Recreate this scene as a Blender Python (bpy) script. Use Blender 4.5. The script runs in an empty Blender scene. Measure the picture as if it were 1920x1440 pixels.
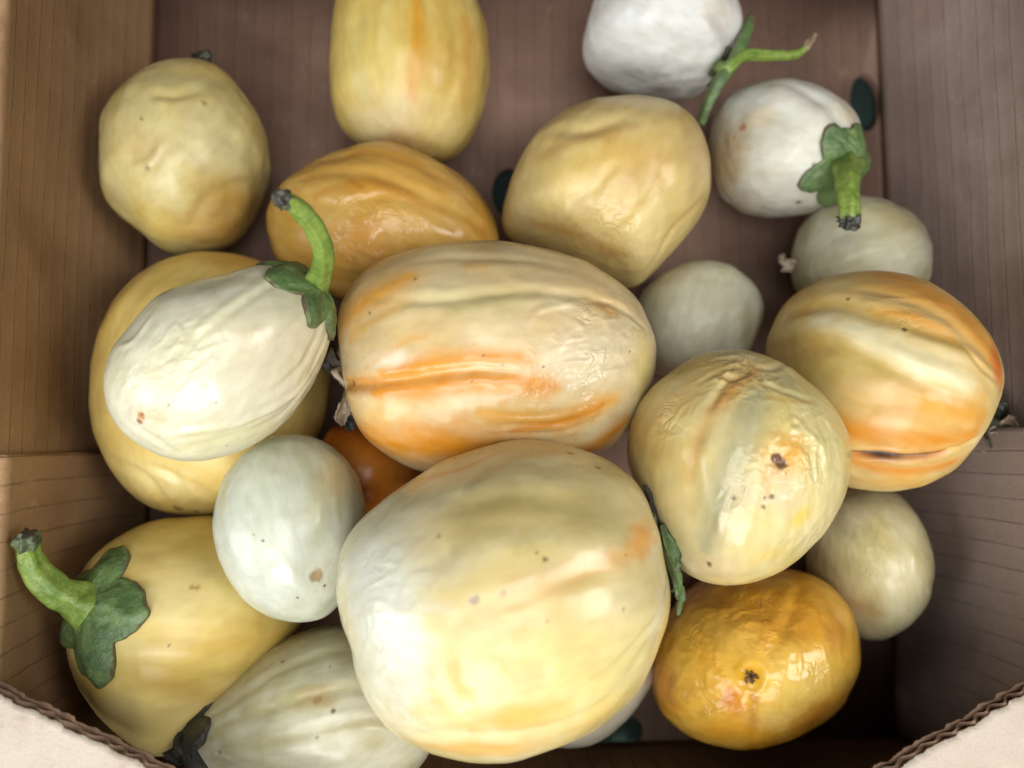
import bpy, bmesh, math
import numpy as np
from mathutils import Matrix, Vector

# ------------------------------------------------------------------ camera, world, lamps, exposure
scn = bpy.context.scene
FPX = 1400.0                    # focal length in pixels of a 1920 x 1440 frame
H = 0.36                        # camera height above the floor of the box
NADIR = (900.0, 830.0)          # where straight-down lands in that frame

def _norm(v):
    v = np.asarray(v, float)
    return v / np.linalg.norm(v)
_zc = -_norm([(NADIR[0]-960)/FPX, -(NADIR[1]-720)/FPX, -1.0])
_yc = np.array([0, 1.0, 0]); _yc = _norm(_yc - _zc*np.dot(_yc, _zc))
_xc = np.cross(_yc, _zc)
RWC = np.stack([_xc, _yc, _zc])            # world from camera
CAM = np.array([0.0, 0.0, H])

cam_d = bpy.data.cameras.new('camera')
cam = bpy.data.objects.new('camera', cam_d)
scn.collection.objects.link(cam)
M4 = np.eye(4); M4[:3, :3] = RWC; M4[:3, 3] = CAM
cam.matrix_world = Matrix(M4.tolist())
cam_d.sensor_width = 36.0
cam_d.lens = 36.0*FPX/1920.0
cam_d.clip_start = 0.005
cam_d.clip_end = 50
cam_d.dof.use_dof = True
cam_d.dof.focus_distance = 0.250
cam_d.dof.aperture_fstop = 5.2
scn.camera = cam

world = bpy.data.worlds.new('World'); scn.world = world
world.use_nodes = True
bg = world.node_tree.nodes['Background']
bg.inputs['Color'].default_value = (0.86, 0.93, 1.0, 1)
bg.inputs['Strength'].default_value = 0.02

def area(name, loc, target, sx, sy, watts, col):
    d = bpy.data.lights.new(name, 'AREA'); d.shape = 'RECTANGLE'
    d.size = sx; d.size_y = sy; d.energy = watts; d.color = col
    o = bpy.data.objects.new(name, d); scn.collection.objects.link(o)
    o.location = loc
    o.rotation_euler = (Vector(target)-Vector(loc)).to_track_quat('-Z', 'Y').to_euler()
    return o
area('window_lamp', (-0.95, -0.42, 0.58), (0, 0.0, 0.08), 0.58, 0.62, 6.8, (0.90, 0.95, 1.0))
area('key_lamp', (-0.20, -0.84, 0.98), (0, 0.0, 0.05), 0.75, 0.60, 13.8, (1.0, 0.975, 0.94))
area('side_lamp', (0.72, -0.05, 0.85), (0, 0, 0.06), 0.38, 0.40, 4.4, (1.0, 0.96, 0.90))
area('overhead_lamp', (0.02, -0.14, 1.02), (0.02, 0.02, 0.05), 0.6, 0.5, 5.0, (0.98, 0.985, 1.0))

scn.render.engine = 'CYCLES'
scn.cycles.use_denoising = True
scn.cycles.max_bounces = 8
scn.cycles.diffuse_bounces = 3
scn.view_settings.view_transform = 'Standard'
scn.view_settings.look = 'None'
scn.view_settings.gamma = 1.0
scn.view_settings.exposure = -0.02
scn.view_settings.use_curve_mapping = False

# ------------------------------------------------------------------ helpers
def at(px, py, z):
    """point of the place at height z that the photograph shows at (px, py)"""
    d = RWC @ np.array([(px-960)/FPX, -(py-720)/FPX, -1.0])
    return CAM + d*((z-H)/d[2])

def project(P):
    q = (P - CAM) @ RWC
    return np.stack([960 + FPX*q[..., 0]/-q[..., 2], 720 - FPX*q[..., 1]/-q[..., 2]], -1)

def lin(c):
    c = np.asarray(c, float)/255.0
    return np.where(c <= 0.04045, c/12.92, ((c+0.055)/1.055)**2.4)

def _hash(ix, iy, iz, seed):
    with np.errstate(over='ignore'):
        h = (ix.astype(np.uint32)*np.uint32(374761393) + iy.astype(np.uint32)*np.uint32(668265263)
             + iz.astype(np.uint32)*np.uint32(2147483647) + np.uint32(seed*1013904223 & 0xffffffff))
        h = (h ^ (h >> np.uint32(13)))*np.uint32(1274126177)
        h = h ^ (h >> np.uint32(16))
        h = (h*np.uint32(2246822519)); h = h ^ (h >> np.uint32(15))
    return h.astype(np.float64)/4294967295.0*2-1

def noise(P, seed=0):
    i = np.floor(P).astype(np.int64); f = P-i
    u = f*f*f*(f*(f*6-15)+10)
    r = 0
    for a in (0, 1):
        for b in (0, 1):
            for c in (0, 1):
                w = (u[..., 0] if a else 1-u[..., 0])*(u[..., 1] if b else 1-u[..., 1])*(u[..., 2] if c else 1-u[..., 2])
                r = r + w*_hash(i[..., 0]+a, i[..., 1]+b, i[..., 2]+c, seed)
    return r

def fbm(P, seed=0, octv=3):
    r = 0; a = 1.0; s = 0
    for k in range(octv):
        r = r + a*noise(P*(2.03**k), seed+k*17); s += a; a *= 0.5
    return r/s

def smooth(e0, e1, x):
    t = np.clip((x-e0)/(e1-e0), 0, 1)
    return t*t*(3-2*t)

def link(name, me, mat=None, parent=None, smooth_shade=True):
    o = bpy.data.objects.new(name, me); scn.collection.objects.link(o)
    if mat: me.materials.append(mat)
    if parent: o.parent = parent
    if smooth_shade:
        me.polygons.foreach_set('use_smooth', np.ones(len(me.polygons), bool))
    return o

def mesh_from(name, V, quads, tris=None):
    me = bpy.data.meshes.new(name)
    quads = np.asarray(quads, np.int32).reshape(-1, 4)
    tris = np.zeros((0, 3), np.int32) if tris is None else np.asarray(tris, np.int32).reshape(-1, 3)
    nl = quads.size + tris.size
    me.vertices.add(len(V)); me.vertices.foreach_set('co', np.asarray(V, np.float32).ravel())
    me.loops.add(nl); me.loops.foreach_set('vertex_index', np.concatenate([quads.ravel(), tris.ravel()]))
    me.polygons.add(len(quads)+len(tris))
    st = np.concatenate([np.arange(len(quads))*4, quads.size+np.arange(len(tris))*3]).astype(np.int32)
    me.polygons.foreach_set('loop_start', st)
    me.update(calc_edges=True)
    me.validate()
    return me

def set_color(me, name, C):
    a = me.attributes.new(name, 'FLOAT_COLOR', 'POINT')
    D = np.ones((len(me.vertices), 4), np.float32); D[:, :3] = C
    a.data.foreach_set('color', D.ravel())

def set_float(me, name, C):
    a = me.attributes.new(name, 'FLOAT', 'POINT')
    a.data.foreach_set('value', np.asarray(C, np.float32).ravel())

def tag(o, label, cat, group=None, kind=None):
    if label: o['label'] = label
    if cat: o['category'] = cat
    if group: o['group'] = group
    if kind: o['kind'] = kind
    return o

def empty(name, loc=(0, 0, 0)):
    o = bpy.data.objects.new(name, None); scn.collection.objects.link(o)
    o.location = loc; o.empty_display_size = 0.01
    return o

# ------------------------------------------------------------------ materials
class NT:
    def __init__(s, name):
        s.m = bpy.data.materials.new(name); s.m.use_nodes = True
        s.t = s.m.node_tree; s.b = s.t.nodes['Principled BSDF']
    def n(s, kind, **kw):
        nd = s.t.nodes.new(kind)
        for k, v in kw.items(): setattr(nd, k, v)
        return nd
    def l(s, a, b): s.t.links.new(a, b)
    def math(s, op, a, b=None, c=None, clamp=False):
        nd = s.n('ShaderNodeMath', operation=op); nd.use_clamp = clamp
        for i, x in enumerate((a, b, c)):
            if x is None: continue
            if isinstance(x, (int, float)): nd.inputs[i].default_value = x
            else: s.l(x, nd.inputs[i])
        return nd.outputs[0]
    def noise(s, vec, scale, detail=3, rough=0.5, dist=0.0):
        nd = s.n('ShaderNodeTexNoise'); nd.inputs['Scale'].default_value = scale
        nd.inputs['Detail'].default_value = detail; nd.inputs['Roughness'].default_value = rough
        nd.inputs['Distortion'].default_value = dist
        if vec is not None: s.l(vec, nd.inputs['Vector'])
        return nd.outputs['Fac']
    def ramp(s, x, lo, hi, a=0.0, b=1.0):
        nd = s.n('ShaderNodeMapRange'); nd.interpolation_type = 'SMOOTHSTEP'
        s.l(x, nd.inputs[0])
        for i, v in enumerate((lo, hi, a, b)): nd.inputs[1+i].default_value = v
        return nd.outputs[0]
    def mix(s, fac, a, b, mode='MIX'):
        nd = s.n('ShaderNodeMix', data_type='RGBA', blend_type=mode)
        for i, x in zip((0, 6, 7), (fac, a, b)):
            if isinstance(x, (int, float)): nd.inputs[i].default_value = x
            elif isinstance(x, (tuple, list, np.ndarray)): nd.inputs[i].default_value = (*[float(q) for q in x[:3]], 1)
            else: s.l(x, nd.inputs[i])
        return nd.outputs[2]
    def bump(s, height, dist, strength=1.0, normal=None):
        nd = s.n('ShaderNodeBump'); nd.inputs['Distance'].default_value = dist
        nd.inputs['Strength'].default_value = strength
        s.l(height, nd.inputs['Height'])
        if normal is not None: s.l(normal, nd.inputs['Normal'])
        return nd.outputs[0]

def skin_material(name, rough=0.30, speck=1.0, sss=0.12):
    """waxy fruit skin: pigment from the fruit, streaky relief along the fruit, pin-prick specks"""
    k = NT(name); b = k.b
    at_ = k.n('ShaderNodeAttribute', attribute_name='pigment')
    stc = k.n('ShaderNodeAttribute', attribute_name='streak')      # vector: wraps round the axis, slow along it
    wr = k.n('ShaderNodeAttribute', attribute_name='wrinkle')
    tc = k.n('ShaderNodeTexCoord').outputs['Object']
    s1 = k.noise(stc.outputs['Vector'], 7.0, 2, 0.5)
    s2 = k.noise(tc, 260.0, 3, 0.6)
    col = k.mix(k.ramp(s1, 0.35, 0.75, 0.0, 0.16), at_.outputs['Color'], (0.52, 0.36, 0.12), 'MULTIPLY')
    col = k.mix(k.ramp(s2, 0.3, 0.8, 0.0, 0.06), col, (0.45, 0.33, 0.16), 'MULTIPLY')
    # sparse dark pin-pricks
    vo = k.n('ShaderNodeTexVoronoi'); vo.inputs['Scale'].default_value = 115.0; vo.inputs['Randomness'].default_value = 1.0
    k.l(tc, vo.inputs['Vector'])
    wn = k.n('ShaderNodeSeparateColor'); k.l(vo.outputs['Color'], wn.inputs[0])
    pick = k.math('GREATER_THAN', wn.outputs[0], 1.0-0.025*speck)
    size = k.math('MULTIPLY_ADD', wn.outputs[1], 0.03, 0.018)
    dot = k.math('LESS_THAN', vo.outputs['Distance'], size)
    dot = k.math('MULTIPLY', dot, pick)
    dot = k.math('MULTIPLY', dot, 0.75)
    col = k.mix(dot, col, (0.10, 0.06, 0.035))
    k.l(col, b.inputs['Base Color'])
    rr = k.ramp(k.noise(tc, 70.0, 2, 0.5), 0.25, 0.8, rough-0.05, rough+0.09)
    k.l(rr, b.inputs['Roughness'])
    b.inputs['Specular IOR Level'].default_value = 0.5
    b.subsurface_method = 'BURLEY'
    b.inputs['Subsurface Weight'].default_value = sss
    b.inputs['Subsurface Radius'].default_value = (1.0, 0.75, 0.45)
    b.inputs['Subsurface Scale'].default_value = 0.004
    n1 = k.bump(s1, 0.0005, 0.08)
    fine = k.math('ABSOLUTE', k.math('SUBTRACT', k.noise(tc, 170.0, 2, 0.5, 1.2), 0.5))
    fine = k.math('MINIMUM', fine, 0.16)
    patch = k.ramp(k.noise(tc, 60.0, 2, 0.5), 0.42, 0.64)
    hw = k.math('MULTIPLY', k.math('MULTIPLY', fine, patch), wr.outputs['Fac'])
    n2 = k.bump(hw, 0.0036, 0.42, n1)
    k.l(n2, b.inputs['Normal'])
    return k.m

def green_material(name, c1, c2, dry):
    k = NT(name); b = k.b
    tc = k.n('ShaderNodeTexCoord').outputs['Object']
    e = k.n('ShaderNodeAttribute', attribute_name='dry')
    n1 = k.noise(tc, 160.0, 5, 0.65); n2 = k.noise(tc, 700.0, 3, 0.6)
    col = k.mix(k.ramp(n1, 0.35, 0.68), lin(c1), lin(c2))
    d = k.ramp(k.math('MULTIPLY_ADD', k.math('SUBTRACT', n1, 0.5), 1.1, e.outputs['Fac']), 0.45, 0.75)
    col = k.mix(d, col, lin(dry))
    col = k.mix(k.ramp(n2, 0.35, 0.8, 0, 0.35), col, (0.25, 0.22, 0.12), 'MULTIPLY')
    k.l(col, b.inputs['Base Color'])
    k.l(k.ramp(d, 0.0, 1.0, 0.42, 0.85), b.inputs['Roughness'])
    b.inputs['Subsurface Weight'].default_value = 0.08
    b.inputs['Subsurface Radius'].default_value = (0.8, 1.0, 0.4)
    b.inputs['Subsurface Scale'].default_value = 0.0015
    h = k.math('MULTIPLY_ADD', n2, 0.4, n1)
    k.l(k.bump(h, 0.0009, 0.9), b.inputs['Normal'])
    return k.m

def card_material(name, c, c2, pitch=0.0093, line=0.5, stain=0.5):
    """kraft liner over fluting: thin pressed lines every flute, fibres, blotches.  UV is in metres, u across the flutes"""
    k = NT(name); b = k.b
    uv = k.n('ShaderNodeUVMap').outputs[0]
    tc = k.n('ShaderNodeTexCoord').outputs['Object']
    sp = k.n('ShaderNodeSeparateXYZ'); k.l(uv, sp.inputs[0])
    wob = k.math('MULTIPLY', k.math('SUBTRACT', k.noise(uv, 30.0, 3, 0.6), 0.5), 0.0018)
    x = k.math('DIVIDE', k.math('ADD', sp.outputs[0], wob), pitch)
    fr = k.math('FRACT', x)
    dist = k.math('ABSOLUTE', k.math('SUBTRACT', fr, 0.5))           # 0 at the line
    idx = k.math('FLOOR', x)
    cmb = k.n('ShaderNodeCombineXYZ'); k.l(k.math('MULTIPLY', idx, 7.31), cmb.inputs[0])
    k.l(k.math('MULTIPLY', sp.outputs[1], 60.0), cmb.inputs[1])
    brk = k.noise(cmb.outputs[0], 1.0, 3, 0.7)
    ln = k.math('MULTIPLY', k.ramp(dist, 0.015, 0.06, 1.0, 0.0), k.ramp(brk, 0.25, 0.6))
    broad = k.math('COSINE', k.math('MULTIPLY', x, 6.28318))
    st = k.n('ShaderNodeMapping'); st.inputs['Scale'].default_value = (500, 320, 1); k.l(uv, st.inputs['Vector'])
    fib = k.noise(st.outputs[0], 1.0, 4, 0.7)
    bl = k.noise(tc, 28.0, 4, 0.6)
    gr = k.noise(tc, 1400.0, 2, 0.7)
    col = k.mix(k.ramp(bl, 0.3, 0.72), lin(c), lin(c2))
    col = k.mix(k.ramp(fib, 0.35, 0.8, 0.0, 0.12), col, (0.3, 0.2, 0.13), 'MULTIPLY')
    col = k.mix(k.ramp(gr, 0.3, 0.8, 0.0, 0.35), col, (0.45, 0.36, 0.3), 'MULTIPLY')
    sc_ = k.n('ShaderNodeMapping'); sc_.inputs['Scale'].default_value = (70, 38, 1); sc_.inputs['Rotation'].default_value = (0, 0, 0.5); k.l(uv, sc_.inputs['Vector'])
    scuff = k.ramp(k.noise(sc_.outputs[0], 1.0, 7, 0.72, 0.4), 0.60, 0.72, 0.0, 0.30)
    col = k.mix(scuff, col, lin((206, 184, 160)))
    damp = k.ramp(k.noise(tc, 16.0, 3, 0.55), 0.52, 0.70, 0.0, 0.38)
    col = k.mix(damp, col, (0.42, 0.33, 0.27), 'MULTIPLY')
    col = k.mix(k.math('MULTIPLY', ln, line), col, (0.05, 0.028, 0.016))
    k.l(col, b.inputs['Base Color'])
    b.inputs['Roughness'].default_value = 0.82
    b.inputs['Specular IOR Level'].default_value = 0.25
    h = k.math('ADD', k.math('MULTIPLY', broad, -0.10), k.math('MULTIPLY', ln, -0.55))
    h = k.math('ADD', h, k.math('MULTIPLY', gr, 0.30))
    h = k.math('ADD', h, k.math('MULTIPLY', fib, 0.25))
    k.l(k.bump(h, 0.0006, 0.8), b.inputs['Normal'])
    return k.m

def plain_paper(name, c, c2, rough=0.75, bscale=1100.0):
    k = NT(name); b = k.b
    tc = k.n('ShaderNodeTexCoord').outputs['Object']
    bl = k.noise(tc, 35.0, 4, 0.6); gr = k.noise(tc, bscale, 3, 0.7)
    col = k.mix(k.ramp(bl, 0.3, 0.75), lin(c), lin(c2))
    col = k.mix(k.ramp(gr, 0.3, 0.85, 0.0, 0.25), col, (0.55, 0.5, 0.45), 'MULTIPLY')
    col = k.mix(k.ramp(k.noise(tc, 90.0, 6, 0.7), 0.54, 0.74, 0.0, 0.40), col, (0.55, 0.45, 0.36), 'MULTIPLY')
    k.l(col, b.inputs['Base Color'])
    b.inputs['Roughness'].default_value = rough
    k.l(k.bump(gr, 0.0004, 0.6), b.inputs['Normal'])
    return k.m

MAT = dict(
    skin=skin_material('waxy_skin', 0.24, 1.0, 0.12),
    skin_soft=skin_material('soft_skin', 0.34, 0.7, 0.12),
    skin_gloss=skin_material('glossy_skin', 0.17, 0.8, 0.12),
    green=green_material('fresh_calyx', (100, 124, 72), (72, 98, 58), (92, 74, 58)),
    bright=green_material('fresh_stalk', (126, 148, 64), (96, 126, 50), (96, 80, 62)),
    dull=green_material('dull_calyx', (86, 98, 62), (58, 70, 46), (70, 60, 52)),
    darkcal=green_material('withered_calyx', (70, 70, 60), (42, 42, 38), (58, 52, 48)),
    dry=green_material('papery_calyx', (150, 132, 108), (112, 94, 74), (172, 156, 136)),
    card=card_material('kraft_board', (168, 136, 100), (154, 123, 90), line=0.32),
    floor=card_material('kraft_board_base', (148, 122, 107), (138, 112, 98), line=0.18),
    cardr=card_material('kraft_board_cool_lit', (168, 150, 140), (156, 138, 128), line=0.25),  # same board; cool window light on the right wall put into its colour
    white=plain_paper('white_liner', (196, 184, 168), (187, 174, 158)),
    raw=plain_paper('raw_fluting', (150, 122, 100), (124, 98, 80), 0.9, 700.0),
    ground=plain_paper('dark_green_ground', (24, 50, 42), (16, 36, 32), 0.8, 300.0),
    scar=green_material('blossom_scar', (150, 112, 60), (104, 74, 42), (78, 56, 40)),
)
# ------------------------------------------------------------------ the ground and the cardboard box
gme = mesh_from('ground', [(-3, -3, -.0065), (3, -3, -.0065), (3, 3, -.0065), (-3, 3, -.0065)], [[0, 1, 2, 3]])
tag(link('ground', gme, MAT['ground']), None, None, kind='structure')

box = tag(empty('cardboard_box', (0, 0, 0)), 'open brown corrugated cardboard box holding the heap of eggplants', 'box')
TH = 0.0042
RIM = 0.116

def panel(name, a, b, c, d, mat, n_out, across='u', nu=60, nv=24, warp=0.0, ragged=0.0, seed=1, parent=box, th=TH, bow=0.0):
    """slab between corners a-b (bottom) and d-c (top); n_out points away from the visible face"""
    a, b, c, d = map(np.asarray, (a, b, c, d))
    u, v = np.meshgrid(np.linspace(0, 1, nu+1), np.linspace(0, 1, nv+1), indexing='ij')
    U = u[..., None]; Vv = v[..., None]
    P = a*(1-U)*(1-Vv)+b*U*(1-Vv)+c*U*Vv+d*(1-U)*Vv
    n_out = _norm(n_out)
    if ragged:
        up = _norm((d-a)+(c-b))
        j = fbm(np.stack([u*90, v*0+3.1, v*0], -1), seed, 4)*ragged
        P = P + up*(j*(v > 0.999))[..., None]
    if warp:
        w = fbm(P*14.0+seed*3.3, seed, 3)*warp
        P = P - n_out*w[..., None]*np.sin(np.pi*np.clip(v, 0, 1))[..., None]
    if bow: P = P + n_out*(bow*np.sin(np.pi*v))[..., None]
    L1 = np.linalg.norm(b-a); L2 = np.linalg.norm(d-a)
    uvu, uvv = (u*L1, v*L2) if across == 'u' else (v*L2, u*L1)
    n = (nu+1)*(nv+1)
    V = np.concatenate([P.reshape(-1, 3), (P+n_out*th).reshape(-1, 3)])
    I = np.arange(n).reshape(nu+1, nv+1)
    q = np.stack([I[:-1, :-1], I[1:, :-1], I[1:, 1:], I[:-1, 1:]], -1).reshape(-1, 4)
    rim = np.concatenate([I[:, 0], I[-1, 1:], I[-2::-1, -1], I[0, -2:0:-1]])
    nx = np.roll(rim, -1)
    side = np.stack([rim, rim+n, nx+n, nx], -1)
    Q = np.concatenate([q, q[:, ::-1]+n, side])
    me = mesh_from(name, V, Q)
    uvl = me.uv_layers.new(name='UVMap')
    li = np.empty(len(me.loops), np.int32); me.loops.foreach_get('vertex_index', li)
    UV = np.tile(np.stack([uvu.ravel(), uvv.ravel()], -1), (2, 1))[li]
    uvl.data.foreach_set('uv', UV.astype(np.float32).ravel())
    bm = bmesh.new(); bm.from_mesh(me); bmesh.ops.recalc_face_normals(bm, faces=bm.faces); bm.to_mesh(me); bm.free()
    o = link(name, me, mat, parent, False)
    return o

def cut(o, cutter_me, loc):
    c = bpy.data.objects.new('cutter', cutter_me); scn.collection.objects.link(c); c.location = loc
    m = o.modifiers.new('hole', 'BOOLEAN'); m.operation = 'DIFFERENCE'; m.object = c; m.solver = 'EXACT'
    bpy.context.view_layer.update()
    me = bpy.data.meshes.new_from_object(o.evaluated_get(bpy.context.evaluated_depsgraph_get()))
    o.modifiers.clear(); old = o.data; o.data = me; me.name = old.name
    bpy.data.objects.remove(c)

def oval(rx, ry, h):
    bm = bmesh.new()
    bmesh.ops.create_cone(bm, cap_ends=True, segments=40, radius1=1, radius2=1, depth=2)
    bmesh.ops.scale(bm, vec=(rx, ry, h), verts=bm.verts)
    me = bpy.data.meshes.new('cutter'); bm.to_mesh(me); bm.free()
    return me

# floor corners
XL = at(286, 240, 0)[0]; XR = at(1648, 200, 0)[0]
YB = at(960, -30, 0)[1]; YF = at(1000, 1392, 0)[1]
XLR = at(3, 150, RIM)[0]; XRR = XR + 0.008
YFR = YF + 0.003; YBR = YB + 0.012
flo = panel('base_panel', (XL-.004, YF-.004, 0), (XR+.004, YF-.004, 0), (XR+.004, YB+.004, 0), (XL-.004, YB+.004, 0),
            MAT['floor'], (0, 0, -1), 'u', 1, 1)
lw = panel('side_panel', (XL, YF, .0005), (XL, YB, .0005), (XLR, YB, RIM), (XLR, YF, RIM), MAT['card'], (-1, 0, -.1), 'v', 160, 24, 0.0016, 0.0016, 3, bow=.006)
rw = panel('side_panel', (XR, YF, .0005), (XR, YB, .0005), (XRR, YB, RIM), (XRR, YF, RIM), MAT['cardr'], (1, 0, -.1), 'v', 160, 24, 0.0016, 0.0016, 5, bow=.006)
panel('end_panel', (XL-.003, YF, .001), (XR+.003, YF, .001), (XRR+.003, YFR, RIM), (XLR-.003, YFR, RIM), MAT['card'], (0, -1, -.1), 'u', 60, 12, 0.001, 0.001, 7)
panel('end_panel', (XL-.003, YB, .001), (XR+.003, YB, .001), (XRR+.003, YBR, RIM), (XLR-.003, YBR, RIM), MAT['floor'], (0, 1, -.1), 'u', 60, 12, 0.001, 0.001, 9)
# corner tabs of the front panel, folded flat against the side panels (fluting runs upright)
tl = at(60, 851, 0.09)[1]; tr = at(1905, 796, RIM)[1]
g = 0.0012
panel('corner_tab', (XL+TH+g, YF+.001, .001), (XL+TH+g, tl, .001), (XLR+TH+g, tl, RIM-.003), (XLR+TH+g, YFR+.001, RIM-.003), MAT['card'], (-1, 0, -.1), 'u', 60, 20, 0.001, 0.0008, 11, th=0.0036, bow=.006)
o = panel('corner_tab', (XR-TH-g, YF+.001, .001), (XR-TH-g, tr, .001), (XRR-TH-g-.004, tr, RIM-.003), (XRR-TH-g-.004, YFR+.001, RIM-.003), MAT['cardr'], (1, 0, -.1), 'u', 60, 20, 0.001, 0.0008, 13, th=0.0036, bow=.006)
# holes: an oval vent in the middle, one at the foot of the right panel, a slot at the front
cut(flo, oval(.0085, .0125, .02), at(955, 362, 0))
vc = at(1622, 192, 0)
cut(flo, oval(.0078, .0150, .02), vc)
cut(flo, oval(.011, .0085, .02), at(1162, 1372, 0))

def corner_flap(A, B, C, z, seed):
    """triangle of board lying over a front corner, cut edge A-B towards the middle, C the box corner; white outside up"""
    A, B, C = [np.array([p[0], p[1], 0.0]) for p in (A, B, C)]
    root = empty('corner_flap', (0, 0, 0)); root.parent = box
    n = 260; t = np.linspace(0, 1, n)
    E = A*(1-t)[:, None]+B*t[:, None]
    inn = _norm(C-(A+B)/2); ed = _norm(B-A); L = np.linalg.norm(B-A)
    rag = fbm(np.stack([t*L*260, t*0, t*0], -1), seed, 5)*0.0014
    rise = fbm(np.stack([t*L*30, t*0+5, t*0], -1), seed+3, 2)*0.0012
    m = 8
    def sheet(name, mat, zz, th, pull, ragk, wave=False):
        P = []
        for j in range(m+1):
            s = (j/m)**1.6
            base = (E + inn*(pull+rag[:, None]*ragk))*(1-s) + C*s
            zc = z+zz+rise*(1-s)
            if wave: zc = zc + 0.0012*(0.75+0.6*fbm(np.stack([t*L*55, t*0, t*0], -1), seed+8, 2))*np.sin(t*L/0.0068*2*np.pi + 2.6*fbm(np.stack([t*L*40, t*0+2, t*0], -1), seed+4, 2))
            base = base.copy(); base[:, 2] = zc
            P.append(base)
        P = np.stack(P, 1)
        N = n*(m+1)
        V = np.concatenate([P.reshape(-1, 3), P.reshape(-1, 3)-np.array([0, 0, th])])
        I = np.arange(N).reshape(n, m+1)
        q = np.stack([I[:-1, :-1], I[1:, :-1], I[1:, 1:], I[:-1, 1:]], -1).reshape(-1, 4)
        rim = np.concatenate([I[:, 0], I[-1, 1:], I[-2::-1, -1], I[0, -2:0:-1]]); nx = np.roll(rim, -1)
        me = mesh_from(name, V, np.concatenate([q, q[:, ::-1]+N, np.stack([rim, rim+N, nx+N, nx], -1)]))
        bm = bmesh.new(); bm.from_mesh(me); bmesh.ops.remove_doubles(bm, verts=bm.verts, dist=1e-6)
        bmesh.ops.recalc_face_normals(bm, faces=bm.faces); bm.to_mesh(me); bm.free()
        return link(name, me, mat, root, False)
    sheet('outer_liner', MAT['white'], 0.0024, 0.00055, 0.0012, 1.0)
    sheet('fluting', MAT['raw'], 0.0006, 0.0004, 0.0002, 0.6, True)
    sheet('inner_liner', MAT['raw'], -0.0012, 0.0005, -0.0006, 1.2)
    return root
ZF = RIM+.0045
fl = corner_flap(at(-70, 1251, ZF), at(760, 1667, ZF), at(-70, 1667, ZF), ZF, 2)
fr = corner_flap(at(1237, 1680, ZF), at(2150, 1149, ZF), at(2150, 1680, ZF), ZF, 6)
# ------------------------------------------------------------------ eggplants
def star_radius(D, rth, h, p):
    """radius of the plain body in direction D: outline rth round the girth, half height h"""
    th = np.arctan2(D[..., 1], D[..., 0]) % (2*np.pi)
    n = len(rth); x = th/(2*np.pi)*n
    i = np.floor(x).astype(int) % n; f = x-np.floor(x)
    r0, r1, r2, r3 = rth[(i-1) % n], rth[i], rth[(i+1) % n], rth[(i+2) % n]
    r = 0.5*((2*r1)+(-r0+r2)*f+(2*r0-5*r1+4*r2-r3)*f*f+(-r0+3*r1-3*r2+r3)*f**3)
    s = np.abs(D[..., 2]); c = np.sqrt(np.maximum(1-s*s, 0))
    return ((c/r)**p+(s/h)**p)**(-1/p)

def polar_px(pts, c, n):
    q = pts-c
    th = np.arctan2(-q[:, 1], q[:, 0]) % (2*np.pi); r = np.hypot(q[:, 0], q[:, 1])
    o = np.argsort(th); th, r = th[o], r[o]
    g = np.arange(n)/n*2*np.pi
    return np.interp(g, np.concatenate([th[-2:]-2*np.pi, th, th[:2]+2*np.pi]), np.concatenate([r[-2:], r, r[:2]]))

def girth_fit(out, z, h, p, n=120):
    """centre and girth radii of a body whose outline from the camera height is the measured one"""
    out = np.asarray(out, float)
    a = np.roll(out, -1, 0); cr = out[:, 0]*a[:, 1]-a[:, 0]*out[:, 1]
    c = np.array([((out[:, 0]+a[:, 0])*cr).sum(), ((out[:, 1]+a[:, 1])*cr).sum()])/(3*cr.sum())
    t = []
    for i in range(len(out)):
        k = np.linspace(0, 1, 8, endpoint=False)[:, None]
        t.append(out[i]*(1-k)+a[i]*k)
    want = polar_px(np.concatenate(t), c, n)
    kern = np.array([1, 4, 6, 4, 1])/16.0
    want = sum(np.roll(want, j-2)*kern[j] for j in range(5))
    C = at(c[0], c[1], z)
    rth = want*(H-z)/FPX
    g = np.arange(n)/n*2*np.pi
    A, B = np.meshgrid(np.linspace(0, 2*np.pi, 480, endpoint=False), np.linspace(-0.9, 1.35, 64))
    D = np.stack([np.cos(A)*np.cos(B), np.sin(A)*np.cos(B), np.sin(B)], -1).reshape(-1, 3)
    for it in range(7):
        px = project(C+D*star_radius(D, rth, h, p)[:, None])
        q = px-c
        th = np.arctan2(-q[:, 1], q[:, 0]) % (2*np.pi); r = np.hypot(q[:, 0], q[:, 1])
        b = np.round(th/(2*np.pi)*n).astype(int) % n
        o = np.lexsort((r, b)); last = np.append(np.flatnonzero(np.diff(b[o])), len(o)-1); k = o[last]
        have = np.interp(np.arange(n), b[k], r[k], period=n)
        wa = np.interp(np.arange(n), b[k], np.unwrap(A.ravel()[k]))            # bearing of the outline points round the body
        dlt = want-have
        sx = 2*np.mean(dlt*np.cos(g)); sy = 2*np.mean(dlt*np.sin(g))
        C = C+np.array([sx, sy, 0])*(H-z)/FPX*0.9
        res = dlt-sx*np.cos(g)-sy*np.sin(g)
        ra = np.interp(g, wa % (2*np.pi), res/want, period=2*np.pi)
        ra = sum(np.roll(ra, j-3)*w_ for j, w_ in enumerate((1, 6, 15, 20, 15, 6, 1)))/64.0
        rth = rth*np.clip(1+0.8*ra, 0.85, 1.15)
    rth = sum(np.roll(rth, j-2)*kern[j] for j in range(5))
    return C, rth

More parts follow.
